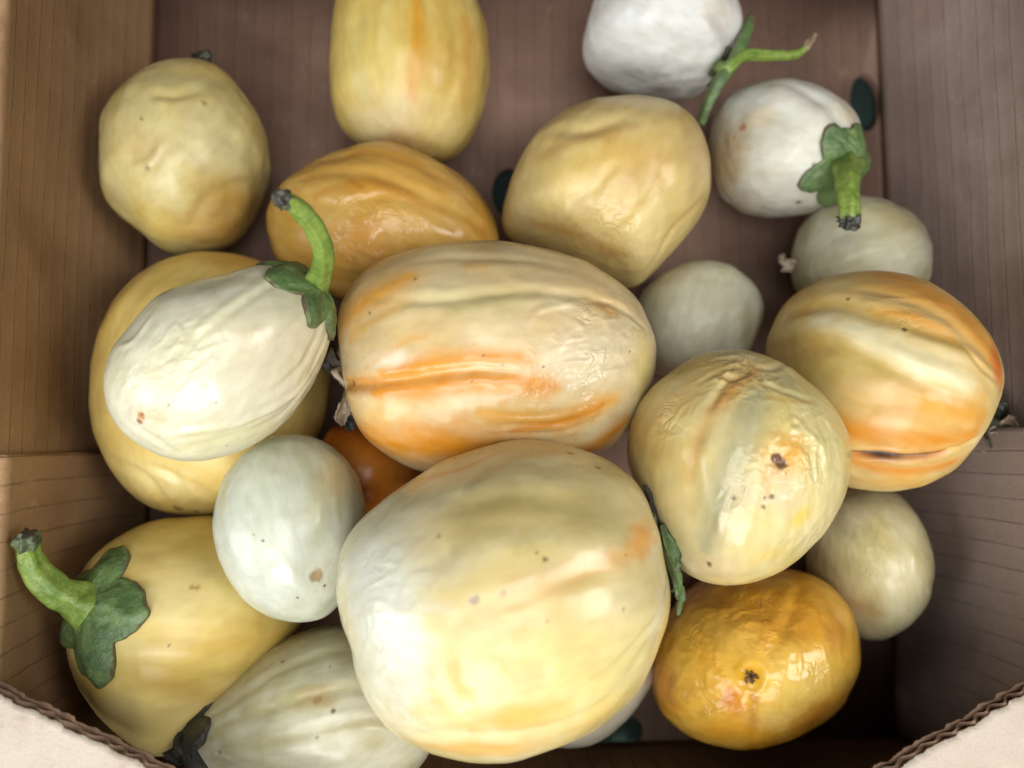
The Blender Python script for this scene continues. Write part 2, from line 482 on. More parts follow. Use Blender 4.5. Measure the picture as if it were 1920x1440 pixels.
WHITE = (222, 220, 208); CREAM = (226, 214, 176)
class Fruit:
    def __init__(s, out, z, h, axis, base, second, mix=0.5, p=2.1, res=(220, 130), lump=2.0, rib=(0, 0.0), wr=0.25,
                 fx=(), mat='skin', label='', seed=1, sfreq=2.2, gk=0.8):
        s.z, s.h, s.p = z, h, p
        s.C, s.rth = girth_fit(out, z, h, p)
        s.axis = _norm(axis)
        ref = np.array([0, 0, 1.0]) if abs(s.axis[2]) < 0.8 else np.array([0, 1.0, 0])
        s.e1 = _norm(ref-s.axis*np.dot(ref, s.axis)); s.e2 = np.cross(s.axis, s.e1)
        s.seed = seed; s.label = label; s.mat = mat
        m = (H-z)/FPX; s.m = m                               # metres per photo pixel there
        nP, nA = res; s.nP, s.nA = nP, nA
        al = np.linspace(0, np.pi, nA+1)
        ps = np.linspace(0, 2*np.pi, nP, endpoint=False)
        AL, PS = np.meshgrid(al, ps, indexing='ij')
        D = s.dirs(AL, PS)
        R = star_radius(D, s.rth, h, p)
        P0 = D*R[..., None]
        rm = R.mean(); s.rm = rm
        px = project(P0+s.C)
        # outward test towards the camera
        view = _norm(CAM-s.C); facing = (D@view) > -0.05
        st = np.stack([np.cos(PS)*np.sin(AL)**0.6*1.6, np.sin(PS)*np.sin(AL)**0.6*1.6, AL*0.55], -1)
        s.sinA = np.sin(AL)
        disp = fbm(D*1.7+seed*5.1, seed, 3)*lump*m*1.9
        disp += fbm(D*3.6+seed*2.1, seed+5, 2)*lump*m*0.95
        if rib[0]:
            ph = noise(D*1.3+seed, seed+3)*1.4
            disp += -np.abs(np.sin(PS*rib[0]/2+ph))**0.8*0+np.cos(PS*rib[0]+ph)*rib[1]*m*np.sin(AL)**1.2
        disp += fbm(st*np.array([5, 5, 2.0])+seed, seed+9, 3)*m*0.9*(0.15+wr)*np.sin(AL)**0.5
        col = np.empty(D.shape); c1, c2 = lin(base), lin(second)
        f = fbm(st*np.array([sfreq, sfreq, 1.2])+seed*1.7, seed+21, 4)*0.75+fbm(D*2.1+seed*9, seed+22, 2)*0.6
        f = smooth(-0.35, 0.5, f)*mix*2
        f = np.clip(f, 0, 1)[..., None]
        col = c1*(1-f)+c2*f
        col = col*(1+0.07*fbm(D*6+seed, seed+33, 3)[..., None])
        wrm = np.full(AL.shape, wr*0.12)
        wob = fbm(P0/m/28.0+seed, seed+41, 3); wob2 = fbm(P0/m/9.0+seed, seed+43, 2)
        wobs = fbm(st*np.array([9, 9, 2.5])+seed, seed+44, 3)
        Pp = P0/m
        def foot(x, y):
            dd = (px[..., 0]-x)**2+(px[..., 1]-y)**2+np.where(facing, 0, 1e9)
            k = np.unravel_index(np.argmin(dd), dd.shape)
            return Pp[k]
        def dline(pts):
            Q = [foot(*q) for q in pts]
            if len(Q) > 2:                                  # smooth the path
                QQ = []
                for i in range(len(Q)-1):
                    a, b, c_, d_ = Q[max(i-1, 0)], Q[i], Q[i+1], Q[min(i+2, len(Q)-1)]
                    for t in np.linspace(0, 1, 5, endpoint=False):
                        QQ.append(0.5*(2*b+(c_-a)*t+(2*a-5*b+4*c_-d_)*t*t+(3*b-a-3*c_+d_)*t**3))
                Q = QQ+[Q[-1]]
            best = np.full(AL.shape, 1e9); tt = np.zeros(AL.shape); N = len(Q)-1
            for i in range(N):
                a, b = Q[i], Q[i+1]; ab = b-a
                t = np.clip(((Pp-a)@ab)/(ab@ab+1e-9), 0, 1)
                d = np.linalg.norm(Pp-a-t[..., None]*ab, axis=-1)
                k = d < best
                best = np.where(k, d, best); tt = np.where(k, (i+t)/N, tt)
            return best, tt
        for e in fx:
            if e[0] == 'c':                                  # pigment streak
                _, pts, w, c, amt = e
                d, t = dline(pts)
                taper = 0.45+0.55*np.sin(np.pi*np.clip(t, 0.02, 0.98))**0.5
                a = np.exp(-(d/(w*taper*1.05)*(1+0.45*wob+0.2*wobs))**2)*amt
                a = a*(0.8+0.2*smooth(-0.4, 0.4, wobs))
                col = col*(1-a[..., None])+lin(c)*a[..., None]
            elif e[0] == 'b':                                # pigment patch (one is a painted highlight)
                _, x, y, rx, ry, ang, c, amt = e
                q = Pp-foot(x, y); ca, sa = math.cos(math.radians(ang)), math.sin(math.radians(ang))
                u = q[..., 0]*ca+q[..., 1]*sa; v = -q[..., 0]*sa+q[..., 1]*ca
                d = np.sqrt((u/rx)**2+(v/ry)**2+(q[..., 2]/(2*max(rx, ry)))**2)
                a = smooth(1.35, 0.2, d*(1+0.4*wob+0.22*wobs))*amt
                col = col*(1-a[..., None])+lin(c)*a[..., None]
            elif e[0] == 's':                                # small blemish
                _, x, y, r, c = e
                d = np.linalg.norm(Pp-foot(x, y), axis=-1)/r
                a = smooth(1.25, 0.6, d*(1+0.5*wob2))*0.9
                col = col*(1-a[..., None])+lin(c)*a[..., None]
                disp -= smooth(1.2, 0.0, d)*min(r*0.12, 1.5)*m
            elif e[0] == 'g':                                # furrow (negative depth: ridge)
                _, pts, w, dep = e
                d, t = dline(pts)
                en = np.sin(np.pi*np.clip(t, 0.0, 1.0))**0.6
                x = d/(w*(1+0.25*wob))
                prof = np.exp(-x*x)*1.0 - 0.18*np.exp(-((x-1.9)/0.9)**2)
                disp -= prof*dep*gk*m*(0.25+0.75*en)
            elif e[0] == 'd':                                # dent (negative: bulge)
                _, x, y, r, dep = e
                d = np.linalg.norm(Pp-foot(x, y), axis=-1)/r
                disp -= np.exp(-d*d)*dep*gk*m
            elif e[0] == 'k':                                # crumpled skin
                _, x, y, r, amp, sc, stretch = e
                d = np.linalg.norm(Pp-foot(x, y), axis=-1)/r
                msk = np.exp(-(d*(1+0.3*wob))**4)
                ax = s.axis
                al_ = (Pp@ax)[..., None]*ax
                Q = (Pp-al_)/sc+al_/(sc*stretch)
                Q = Q+0.35*np.stack([noise(Q*0.8+3, seed), noise(Q*0.8+9, seed+1), noise(Q*0.8+15, seed+2)], -1)
                n1 = np.abs(noise(Q, seed+61)); n2 = np.abs(noise(Q*2.1, seed+63))
                disp += (0.5-np.clip(n1*2.2, 0, 1)+0.45*(0.5-np.clip(n2*2.2, 0, 1)))*amp*0.6*m*msk
                wrm = np.maximum(wrm, msk*min(amp/3.2, 1.0))
        s.disp = disp; s.R = R+disp
        P = D*s.R[..., None]
        s.P0 = P0
        # mesh, poles welded
        V = np.concatenate([P[:1, :1].reshape(1, 3)*0+P[0].mean(0), P[1:-1].reshape(-1, 3), P[-1].mean(0)[None]])
        ring = lambda k: 1+(k-1)*nP+np.arange(nP)
        q = []
        for k in range(1, nA-1):
            a, b = ring(k), ring(k+1)
            q.append(np.stack([a, b, np.roll(b, -1), np.roll(a, -1)], -1))
        a = ring(1); b = ring(nA-1); last = len(V)-1
        tr = np.concatenate([np.stack([np.zeros(nP, int), a, np.roll(a, -1)], -1), np.stack([np.full(nP, last), np.roll(b, -1), b], -1)])
        s.me = mesh_from('eggplant', V, np.concatenate(q), tr)
        pole = lambda X: np.concatenate([X[0].mean(0)[None], X[1:-1].reshape(-1, X.shape[-1]), X[-1].mean(0)[None]])
        set_color(s.me, 'pigment', np.clip(pole(col)**1.04*0.86*np.array([1.0, 1.0, 0.95]), 0.002, 0.95))
        av = s.me.attributes.new('streak', 'FLOAT_VECTOR', 'POINT')
        av.data.foreach_set('vector', (pole(st)+seed*3.7).astype(np.float32).ravel())
        set_float(s.me, 'wrinkle', pole(wrm[..., None])[:, 0])
    def dirs(s, AL, PS):
        return (np.cos(AL)[..., None]*s.axis+np.sin(AL)[..., None]*(np.cos(PS)[..., None]*s.e1+np.sin(PS)[..., None]*s.e2))
    def surf(s, D):
        """radius of the finished skin in direction D"""
        D = D/np.linalg.norm(D, axis=-1, keepdims=True)
        al = np.arccos(np.clip(D@s.axis, -1, 1)); ps = np.arctan2(D@s.e2, D@s.e1) % (2*np.pi)
        x = al/np.pi*s.nA; y = ps/(2*np.pi)*s.nP
        i = np.clip(np.floor(x).astype(int), 0, s.nA-1); j = np.floor(y).astype(int)
        fx_, fy = x-i, y-np.floor(y)
        g = lambda a, b: s.R[a, b % s.nP]
        return (g(i, j)*(1-fx_)*(1-fy)+g(i+1, j)*fx_*(1-fy)+g(i, j+1)*(1-fx_)*fy+g(i+1, j+1)*fx_*fy)
    def point(s, x, y, lift=0.0):
        """world point on the skin that the photograph shows at (x, y)"""
        d0 = _norm(at(x, y, 0)-CAM); t = np.linspace(0.1, 0.42, 1600)
        Q = CAM+t[:, None]*d0-s.C
        r = np.linalg.norm(Q, axis=1); rs = s.surf(Q)
        k = np.argmax(r < rs) if np.any(r < rs) else np.argmin(r-rs)
        q = Q[k]; u = _norm(q)
        return s.C+u*(s.surf(q[None])[0]+lift)
    def build(s, parts=False):
        if parts:
            root = empty('eggplant', s.C)
            link('skin', s.me, MAT[s.mat], root); s.me.name = 'skin'
        else:
            root = link('eggplant', s.me, MAT[s.mat]); root.location = s.C
        tag(root, s.label, 'eggplant', 'eggplants heaped in the cardboard box')
        s.root = root
        return root

def calyx(F, pole, lobes, base, mat, name='calyx', lift=0.0007, curl=0.0, drymul=1.0, th=0.0017, seed=1, rag=0.06):
    """cap of pointed lobes lying on the skin; pole: direction of the stalk; lobes: (angle deg from +x in the cap's plane, length, half width deg)"""
    pole = _norm(pole)
    ref = np.array([1.0, 0, 0]) if abs(pole[0]) < 0.8 else np.array([0, 1.0, 0])
    if abs(pole[0]) >= 0.8: ref = np.array([0, 1.0, 0])
    a1 = _norm(ref-pole*np.dot(ref, pole)); a2 = np.cross(pole, a1)
    nP, nR = 144, 18
    ps = np.linspace(0, 2*np.pi, nP, endpoint=False)
    rho = np.full(nP, base)
    for ang, ln, hw in lobes:
        d = (ps-math.radians(ang)+np.pi) % (2*np.pi)-np.pi
        x = np.clip(np.abs(d)/math.radians(hw), 0, 1)
        rho = np.maximum(rho, base+(ln-base)*(1-x**1.35))
    rho = rho*(1+rag*fbm(np.stack([np.cos(ps)*5, np.sin(ps)*5, ps*0], -1), seed, 4))
    s_ = np.linspace(0, 1, nR+1)[1:]
    S, PS = np.meshgrid(s_, ps, indexing='ij')
    arc = S*rho[None, :]/F.rm
    D = np.cos(arc)[..., None]*pole+np.sin(arc)[..., None]*(np.cos(PS)[..., None]*a1+np.sin(PS)[..., None]*a2)
    far = np.clip((S*rho[None, :]-base)/(rho.max()-base+1e-6), 0, 1)
    bumpy = fbm(np.stack([np.cos(PS)*4+S*3, np.sin(PS)*4, S*5], -1), seed+7, 3)*0.0009
    fold = np.cos((PS*1.0)*5)*0.0007
    Ro = F.surf(D)+lift+curl*far**2*(0.4+0.6*np.sin(PS*3+seed)**2)+bumpy+fold*S+th*(1-0.75*S**3)
    Ri = F.surf(D)-0.0004+curl*far**2*(0.4+0.6*np.sin(PS*3+seed)**2)+bumpy*0.6
    Ri = np.minimum(Ri, Ro-0.0003)
    top = pole*(F.surf(pole[None])[0]+lift+th); bot = pole*(F.surf(pole[None])[0]-0.0004)
    PO = D*Ro[..., None]; PI = D*Ri[..., None]
    n = nR*nP
    V = np.concatenate([top[None], PO.reshape(-1, 3), bot[None], PI.reshape(-1, 3)])
    q = []; t = []
    for off, flip in ((1, False), (n+2, True)):
        I = off+np.arange(n).reshape(nR, nP)
        qq = np.stack([I[:-1], I[1:], np.roll(I[1:], -1, 1), np.roll(I[:-1], -1, 1)], -1).reshape(-1, 4)
        tt = np.stack([np.full(nP, off-1), I[0], np.roll(I[0], -1)], -1)
        if flip: qq = qq[:, ::-1]; tt = tt[:, ::-1]
        q.append(qq); t.append(tt)
    I = 1+np.arange(n).reshape(nR, nP)[-1]; J = I+n+1
    q.append(np.stack([I, J, np.roll(J, -1), np.roll(I, -1)], -1))
    me = mesh_from(name, V, np.concatenate(q), np.concatenate(t))
    dry = np.clip((S-0.72)/0.28, 0, 1)**2.4*0.62*drymul*np.ones_like(PS)
    dv = np.concatenate([[0], dry.ravel(), [0], dry.ravel()])
    set_float(me, 'dry', dv)
    return link(name, me, MAT[mat], F.root)

def tube(name, pts, radii, mat, parent, origin, dry0=0.0, dry1=0.0, seed=1, flat=1.0, rough=0.10, tipdry=0.12):
    """bent tapering stalk through world points"""
    pts = [np.asarray(p, float) for p in pts]; N = len(pts)
    C_ = []; Rr = []
    for i in range(N-1):
        a, b, c, d = pts[max(i-1, 0)], pts[i], pts[i+1], pts[min(i+2, N-1)]
        for t in np.linspace(0, 1, 12, endpoint=False):
            C_.append(0.5*(2*b+(c-a)*t+(2*a-5*b+4*c-d)*t*t+(3*b-a-3*c+d)*t**3))
            Rr.append(radii[i]*(1-t)+radii[i+1]*t)
    C_.append(pts[-1]); Rr.append(radii[-1])
    C_ = np.array(C_); Rr = np.array(Rr); n = len(C_); k = 28
    T = np.gradient(C_, axis=0); T /= np.linalg.norm(T, axis=1)[:, None]
    up = _norm(np.cross(T[0], [0.3, 0.2, 1])); V = []
    for i in range(n):
        up = _norm(up-T[i]*np.dot(up, T[i])); sd = np.cross(T[i], up)
        a = np.linspace(0, 2*np.pi, k, endpoint=False)
        rr = Rr[i]*(1+rough*np.cos(a*5+seed)*0.8+rough*noise(np.stack([np.cos(a)*2, np.sin(a)*2, a*0+i*0.18+seed], -1), seed))
        V.append(C_[i]+rr[:, None]*(np.cos(a)[:, None]*up*flat+np.sin(a)[:, None]*sd))
    V = np.array(V).reshape(-1, 3)
    I = np.arange(n*k).reshape(n, k)
    q = np.stack([I[:-1], I[1:], np.roll(I[1:], -1, 1), np.roll(I[:-1], -1, 1)], -1).reshape(-1, 4)
    V = np.concatenate([V, C_[:1], C_[-1:]+T[-1:]*Rr[-1]*0.15])
    t = np.concatenate([np.stack([np.full(k, n*k), np.roll(I[0], -1), I[0]], -1), np.stack([np.full(k, n*k+1), I[-1], np.roll(I[-1], -1)], -1)])
    me = mesh_from(name, V-origin, q, t)
    bm = bmesh.new(); bm.from_mesh(me); bmesh.ops.recalc_face_normals(bm, faces=bm.faces); bm.to_mesh(me); bm.free()
    s_ = np.linspace(0, 1, n); dr = np.maximum(dry0*(1-s_/0.15), dry1*(s_-1+tipdry)/tipdry); dr = np.clip(dr, 0, 1)
    set_float(me, 'dry', np.concatenate([np.repeat(dr, k), [dr[0], dr[-1]]]))
    return link(name, me, MAT[mat], parent)

def scrap(name, P, mat, F, seed=1, dry=0.3, th=0.0007):
    """curled dry sepal: strip through world points with widths (x, y, z, half width, twist deg)"""
    P = np.asarray(P, float); n = 40; m = 8
    t = np.linspace(0, len(P)-1, n); i = np.minimum(t.astype(int), len(P)-2); f = (t-i)
    f = f*f*(3-2*f)
    Q = P[i]*(1-f)[:, None]+P[i+1]*f[:, None]
    T = np.gradient(Q[:, :3], axis=0); T /= np.linalg.norm(T, axis=1)[:, None]
    sd = np.cross(T, np.array([0, 0, 1.0])); sd /= np.linalg.norm(sd, axis=1)[:, None]+1e-9
    nn = np.cross(sd, T)
    tw = np.radians(Q[:, 4])[:, None]; S = sd*np.cos(tw)+nn*np.sin(tw); Nn = np.cross(S, T)
    u = np.linspace(-1, 1, m+1)
    w = Q[:, 3]*(1+0.35*fbm(np.stack([t*3, t*0, t*0], -1), seed, 3))
    V = Q[:, None, :3]+S[:, None]*(w[:, None]*u)[..., None]+Nn[:, None]*((u**2)[None, :]*w[:, None]*0.45+fbm(np.stack([t[:, None]*2+u*0, u[None, :]*2+t[:, None]*0, u*0+t[:, None]*0], -1), seed+3, 3)*w[:, None]*0.5)[..., None]
    N = n*(m+1)
    NnB = np.repeat(Nn[:, None], m+1, 1)
    VV = np.concatenate([V.reshape(-1, 3), (V+NnB*th).reshape(-1, 3)])-F.C
    I = np.arange(N).reshape(n, m+1)
    q = np.stack([I[:-1, :-1], I[1:, :-1], I[1:, 1:], I[:-1, 1:]], -1).reshape(-1, 4)
    rim = np.concatenate([I[:, 0], I[-1, 1:], I[-2::-1, -1], I[0, -2:0:-1]]); nx = np.roll(rim, -1)
    me = mesh_from(name, VV, np.concatenate([q, q[:, ::-1]+N, np.stack([rim, rim+N, nx+N, nx], -1)]))
    bm = bmesh.new(); bm.from_mesh(me); bmesh.ops.recalc_face_normals(bm, faces=bm.faces); bm.to_mesh(me); bm.free()
    e = np.abs(u)[None, :]*np.ones((n, 1)); e = dry+0.5*e**3
    set_float(me, 'dry', np.tile(e.ravel(), 2))
    return link(name, me, MAT[mat], F.root)
HI = (360, 220)
F = {}
YEL = (222, 194, 116); ORA = (226, 150, 52); DEEP = (212, 122, 28); OCH = (196, 156, 78); OLV = (182, 164, 100); TAN = (206, 180, 128)
BRN = (138, 108, 76); DRK = (104, 84, 60)

F['A'] = Fruit([(345,107),(293,113),(250,137),(207,183),(188,220),(186,270),(186,333),(188,363),(213,397),(260,430),(290,457),(315,473),(350,479),(400,473),(443,458),(477,420),(503,360),(510,300),(500,247),(477,200),(463,183),(447,157),(420,133),(393,117)],
    .039, .039, (.25, .75, -.55), (220, 208, 152), (210, 190, 122), .5, lump=2.4, gk=.9, mat='skin_soft', seed=3, wr=.15,
    fx=[('b', 265,275,42,40,0,TAN,.55), ('b', 440,390,62,66,0,OCH,.8), ('b', 400,440,60,30,0,(204,150,66),.55), ('b', 275,420,60,30,-30,(220,194,96),.5),
        ('b', 390,260,50,80,30,(222,216,180),.5), ('b', 330,150,80,24,0,(188,182,140),.6),
        ('g', [(375,378),(420,352),(470,345),(500,348)],12,6), ('g', [(290,175),(330,176),(370,165)],9,5), ('g', [(245,312),(280,300),(305,262)],7,-3),
        ('d', 262,270,28,3.5), ('g', [(470,190),(440,230),(430,280)],16,3.5), ('g', [(350,430),(385,380)],11,4), ('d', 455,180,20,4),
        ('s', 273,316,5,(150,125,70)), ('s', 266,224,3,DRK), ('s', 385,193,5,(165,140,95))],
    label='round pale yellow-green dented eggplant beside the left wall, farthest back left')
F['B'] = Fruit([(625,0),(617,60),(616,130),(620,190),(632,232),(655,260),(690,285),(735,300),(790,306),(830,305),(862,290),(890,255),(910,200),(918,130),(912,60),(895,0),(870,-50),(820,-82),(760,-92),(700,-80),(650,-50)],
    .040, .037, (0, 1, .12), (216, 194, 118), (208, 176, 92), .55, lump=1.6, mat='skin_soft', seed=5, rib=(7, 1.2), sfreq=3.4,
    fx=[('c', [(780,0),(783,60),(776,130),(772,190)],15,(208,150,36),.95), ('c', [(872,40),(885,110),(870,190)],26,(206,152,62),.6), ('b', 735,235,90,45,0,(222,208,170),.75),
        ('c', [(680,20),(668,100),(682,190)],16,(196,184,116),.6), ('c', [(720,10),(715,90)],14,(220,204,140),.6), ('b', 830,230,50,50,0,(222,204,150),.5), ('b', 745,270,40,16,0,(202,158,104),.7),
        ('g', [(800,-20),(800,80),(790,200)],10,2), ('g', [(850,-10),(858,80),(840,190)],12,2), ('g', [(690,-10),(676,100),(690,200)],12,2)],
    label='yellow eggplant with one narrow orange streak, cut off by the top edge of the photo')
F['C'] = Fruit([(1109,7),(1100,43),(1090,83),(1096,120),(1117,150),(1150,172),(1205,184),(1255,188),(1307,180),(1337,152),(1352,122),(1378,97),(1391,73),(1394,43),(1386,0),(1355,-55),(1295,-85),(1220,-85),(1150,-55)],
    .042, .036, (.72, -.45, .25), (220, 222, 224), (212, 213, 212), .4, lump=2.4, mat='skin_soft', seed=8, wr=.3,
    fx=[('b', 1350,20,40,40,0,(206,196,184),.5), ('g', [(1345,120),(1270,80),(1180,70)],16,3), ('g', [(1340,130),(1290,140),(1200,150)],14,2.5), ('g', [(1370,90),(1330,30),(1270,0)],14,3), ('d', 1345,125,26,8)],
    label='white eggplant with thin green forked stalk at the top edge')
F['D'] = Fruit([(1467,148),(1423,152),(1380,167),(1347,200),(1333,240),(1332,283),(1337,333),(1353,370),(1390,400),(1440,412),(1497,406),(1540,396),(1580,375),(1610,343),(1626,312),(1626,287),(1617,250),(1607,213),(1580,183),(1540,163),(1500,151)],
    .037, .035, (.66, -.40, .62), (220, 221, 216), (210, 208, 196), .45, lump=2.2, mat='skin_soft', seed=11, wr=.25,
    fx=[('b', 1345,320,30,80,0,(198,166,116),.75), ('b', 1390,400,70,25,10,(206,180,140),.5), ('b', 1420,220,40,25,0,(222,204,172),.6), ('b', 1590,210,40,30,-40,(206,196,168),.7),
        ('s', 1391,236,7,(190,130,96)), ('s', 1376,256,5,(196,140,104)), ('s', 1497,380,6,(120,80,60)), ('s', 1524,307,3,DRK),
        ('g', [(1470,160),(1540,190),(1585,240)],14,4), ('g', [(1400,170),(1480,220),(1560,290)],18,2.5), ('g', [(1350,330),(1430,340),(1520,340)],18,2)],
    label='round white eggplant with plump green calyx and stub stalk near the right wall')
F['E'] = Fruit([(937,417),(940,383),(957,333),(977,293),(993,260),(1023,230),(1063,203),(1113,185),(1173,177),(1233,180),(1270,195),(1305,225),(1325,265),(1333,310),(1330,365),(1310,410),(1285,445),(1240,495),(1203,532),(1180,545),(1130,535),(1060,510),(1000,480),(950,450)],
    .050, .044, (.55, .62, -.5), (220, 198, 138), (210, 184, 120), .5, lump=2.2, gk=.85, mat='skin_soft', seed=14, wr=.2,
    fx=[('b', 1190,300,80,55,0,(200,160,86),.6), ('b', 1110,300,80,40,20,(218,186,100),.5), ('b', 1120,250,90,16,12,(192,152,90),.7), ('b', 1310,300,35,90,0,(206,180,132),.6), ('b', 970,400,35,60,0,(214,198,146),.6),
        ('b', 1215,440,30,60,-25,(222,206,156),.6), ('c', [(1000,420),(1080,440),(1170,480)],16,(196,150,84),.6), ('c', [(1080,400),(1110,370)],10,(224,200,150),.6),
        ('g', [(1025,248),(1100,244),(1180,215)],13,5), ('g', [(1290,230),(1250,290),(1240,340)],14,4), ('g', [(1060,380),(1110,355),(1160,300)],10,3), ('g', [(1320,370),(1260,430),(1210,510)],9,3.5),
        ('g', [(1130,460),(1180,420),(1230,350)],9,3), ('g', [(1190,500),(1240,420)],7,2.5), ('k', 1160,440,90,2.6,30,3.0), ('d', 1150,320,60,4)],
    label='big mottled tan-yellow eggplant behind the centre, below the white ones')
F['F'] = Fruit([(1482,480),(1495,435),(1520,402),(1560,377),(1610,367),(1660,371),(1705,393),(1735,425),(1750,465),(1748,510),(1735,545),(1700,590),(1640,610),(1570,605),(1510,575),(1484,530)],
    .033, .032, (-.85, -.25, .1), (226, 223, 200), (212, 205, 170), .5, lump=1.6, mat='skin_soft', seed=17, rib=(6, .8),
    fx=[('b', 1560,450,50,40,0,(222,222,208),.5), ('b', 1690,410,50,26,-30,(190,178,130),.6), ('g', [(1500,500),(1580,440),(1680,420)],18,3), ('g', [(1500,540),(1600,500),(1730,500)],20,3)],
    label='small dull white eggplant at right, half hidden behind the orange striped one')
F['G'] = Fruit([(502,433),(501,400),(507,370),(530,338),(570,308),(620,285),(670,270),(730,265),(790,284),(840,310),(885,345),(915,385),(935,430),(937,465),(925,510),(880,550),(800,575),(720,580),(630,560),(560,530),(515,490)],
    .040, .040, (.92, -.34, .1), (228, 190, 110), (214, 164, 76), .45, lump=2.2, mat='skin', seed=20, rib=(8, 1.4), sfreq=3.0, wr=.5,
    fx=[('c', [(560,330),(650,320),(760,350),(900,420)],16,(222,180,96),.6), ('c', [(590,370),(700,340),(800,385),(910,440)],12,(196,126,40),.6), ('c', [(660,285),(780,310),(890,390)],14,(198,134,50),.6), ('b', 540,400,40,60,0,(216,170,78),.6),
        ('c', [(540,350),(620,305),(700,300)],12,(196,152,80),.5), ('b', 680,450,70,45,-20,(224,166,96),.55), ('c', [(700,390),(790,410),(880,450)],12,(222,176,100),.6),
        ('k', 680,440,95,4.2,30,1.6), ('k', 560,340,60,2.5,24,1.6), ('g', [(560,340),(680,320),(800,370),(910,440)],11,4.5), ('g', [(600,300),(720,290),(850,350)],10,3), ('g', [(640,380),(740,370),(860,430)],10,4), ('g', [(540,400),(600,380),(640,400)],9,3)],
    label='wrinkled orange-yellow eggplant partly behind the large central one')
F['H'] = Fruit([(1330,487),(1367,493),(1400,517),(1420,540),(1433,573),(1427,607),(1413,640),(1400,668),(1370,700),(1330,720),(1280,722),(1225,695),(1193,645),(1188,590),(1203,545),(1240,512),(1290,491)],
    .032, .029, (.35, .9, -.1), (232, 231, 212), (222, 219, 188), .4, lump=1.4, mat='skin_soft', seed=23,
    fx=[('b', 1310,560,60,50,0,(208,206,186),.5), ('b', 1400,620,20,50,0,(176,172,130),.6), ('g', [(1340,490),(1370,580),(1350,680)],16,2.5)],
    label='small plain greenish-white eggplant low behind the central one')
F['I'] = Fruit([(167,740),(170,680),(182,620),(205,570),(240,525),(290,490),(340,475),(390,470),(440,475),(490,490),(550,530),(600,600),(622,690),(612,780),(580,860),(520,920),(450,955),(380,967),(320,962),(287,953),(247,927),(213,890),(187,840),(169,800)],
    .042, .040, (.35, .9, -.1), (238, 212, 132), (232, 200, 114), .5, lump=2.2, mat='skin_soft', seed=26, rib=(7, 1.2),
    fx=[('b', 300,900,90,40,-20,(236,220,160),.7), ('b', 430,490,60,20,0,(208,162,76),.6), ('b', 190,700,16,80,0,(226,192,110),.5),
        ('g', [(205,860),(270,890),(320,945)],9,5), ('g', [(258,865),(320,895),(365,945)],8,4), ('g', [(300,880),(380,920),(440,945)],8,4), ('g', [(180,680),(230,590),(300,520)],18,3),
        ('s', 272,940,9,(52,44,36)), ('s', 282,947,8,(52,44,36)), ('s', 335,952,8,(150,112,60)), ('s', 368,957,6,(160,120,66))],
    label='large yellow eggplant by the left wall, lying under the white one')
F['J'] = Fruit([(192,713),(197,680),(209,650),(233,622),(263,587),(300,552),(347,533),(400,518),(443,506),(477,493),(510,492),(545,500),(575,518),(600,542),(617,570),(627,597),(623,630),(607,680),(583,730),(553,773),(517,810),(467,840),(417,860),(367,869),(317,865),(277,847),(240,820),(213,790),(197,757)],
    .112, .031, (.78, .58, .06), (228, 224, 202), (220, 216, 184), .4, lump=1.6, gk=.75, mat='skin', seed=29, res=HI, wr=.35,
    fx=[('b', 430,530,70,14,14,(190,186,152),.7), ('b', 500,640,90,60,40,(226,214,190),.6), ('b', 290,775,36,20,0,(226,202,168),.7), ('b', 520,580,50,40,30,(216,214,186),.5), ('b', 420,820,110,25,12,(216,212,162),.6),
        ('s', 263,783,8,(196,146,92)), ('s', 260,792,5,(150,92,50)), ('s', 266,778,4,(160,100,56)),
        ('g', [(540,510),(450,558),(370,620)],8,-4), ('g', [(525,530),(440,575),(370,640)],9,3), ('g', [(615,620),(570,720),(470,785),(350,812),(310,820)],7,-5), ('g', [(600,660),(540,765),(440,815),(340,838)],9,3.5),
        ('g', [(585,560),(598,610),(560,690),(480,750)],9,4), ('g', [(250,800),(290,822),(330,850)],8,3), ('k', 345,665,62,3.4,15,2.4), ('k', 280,740,90,1.6,16,2.6), ('g', [(225,650),(250,640),(290,585)],6,-3),
        ('s', 425,836,2.5,DRK), ('s', 318,760,2.5,DRK), ('s', 405,755,2.5,DRK)],
    label='smooth ivory-white egg-shaped eggplant with green calyx and curved green stalk, upper left')
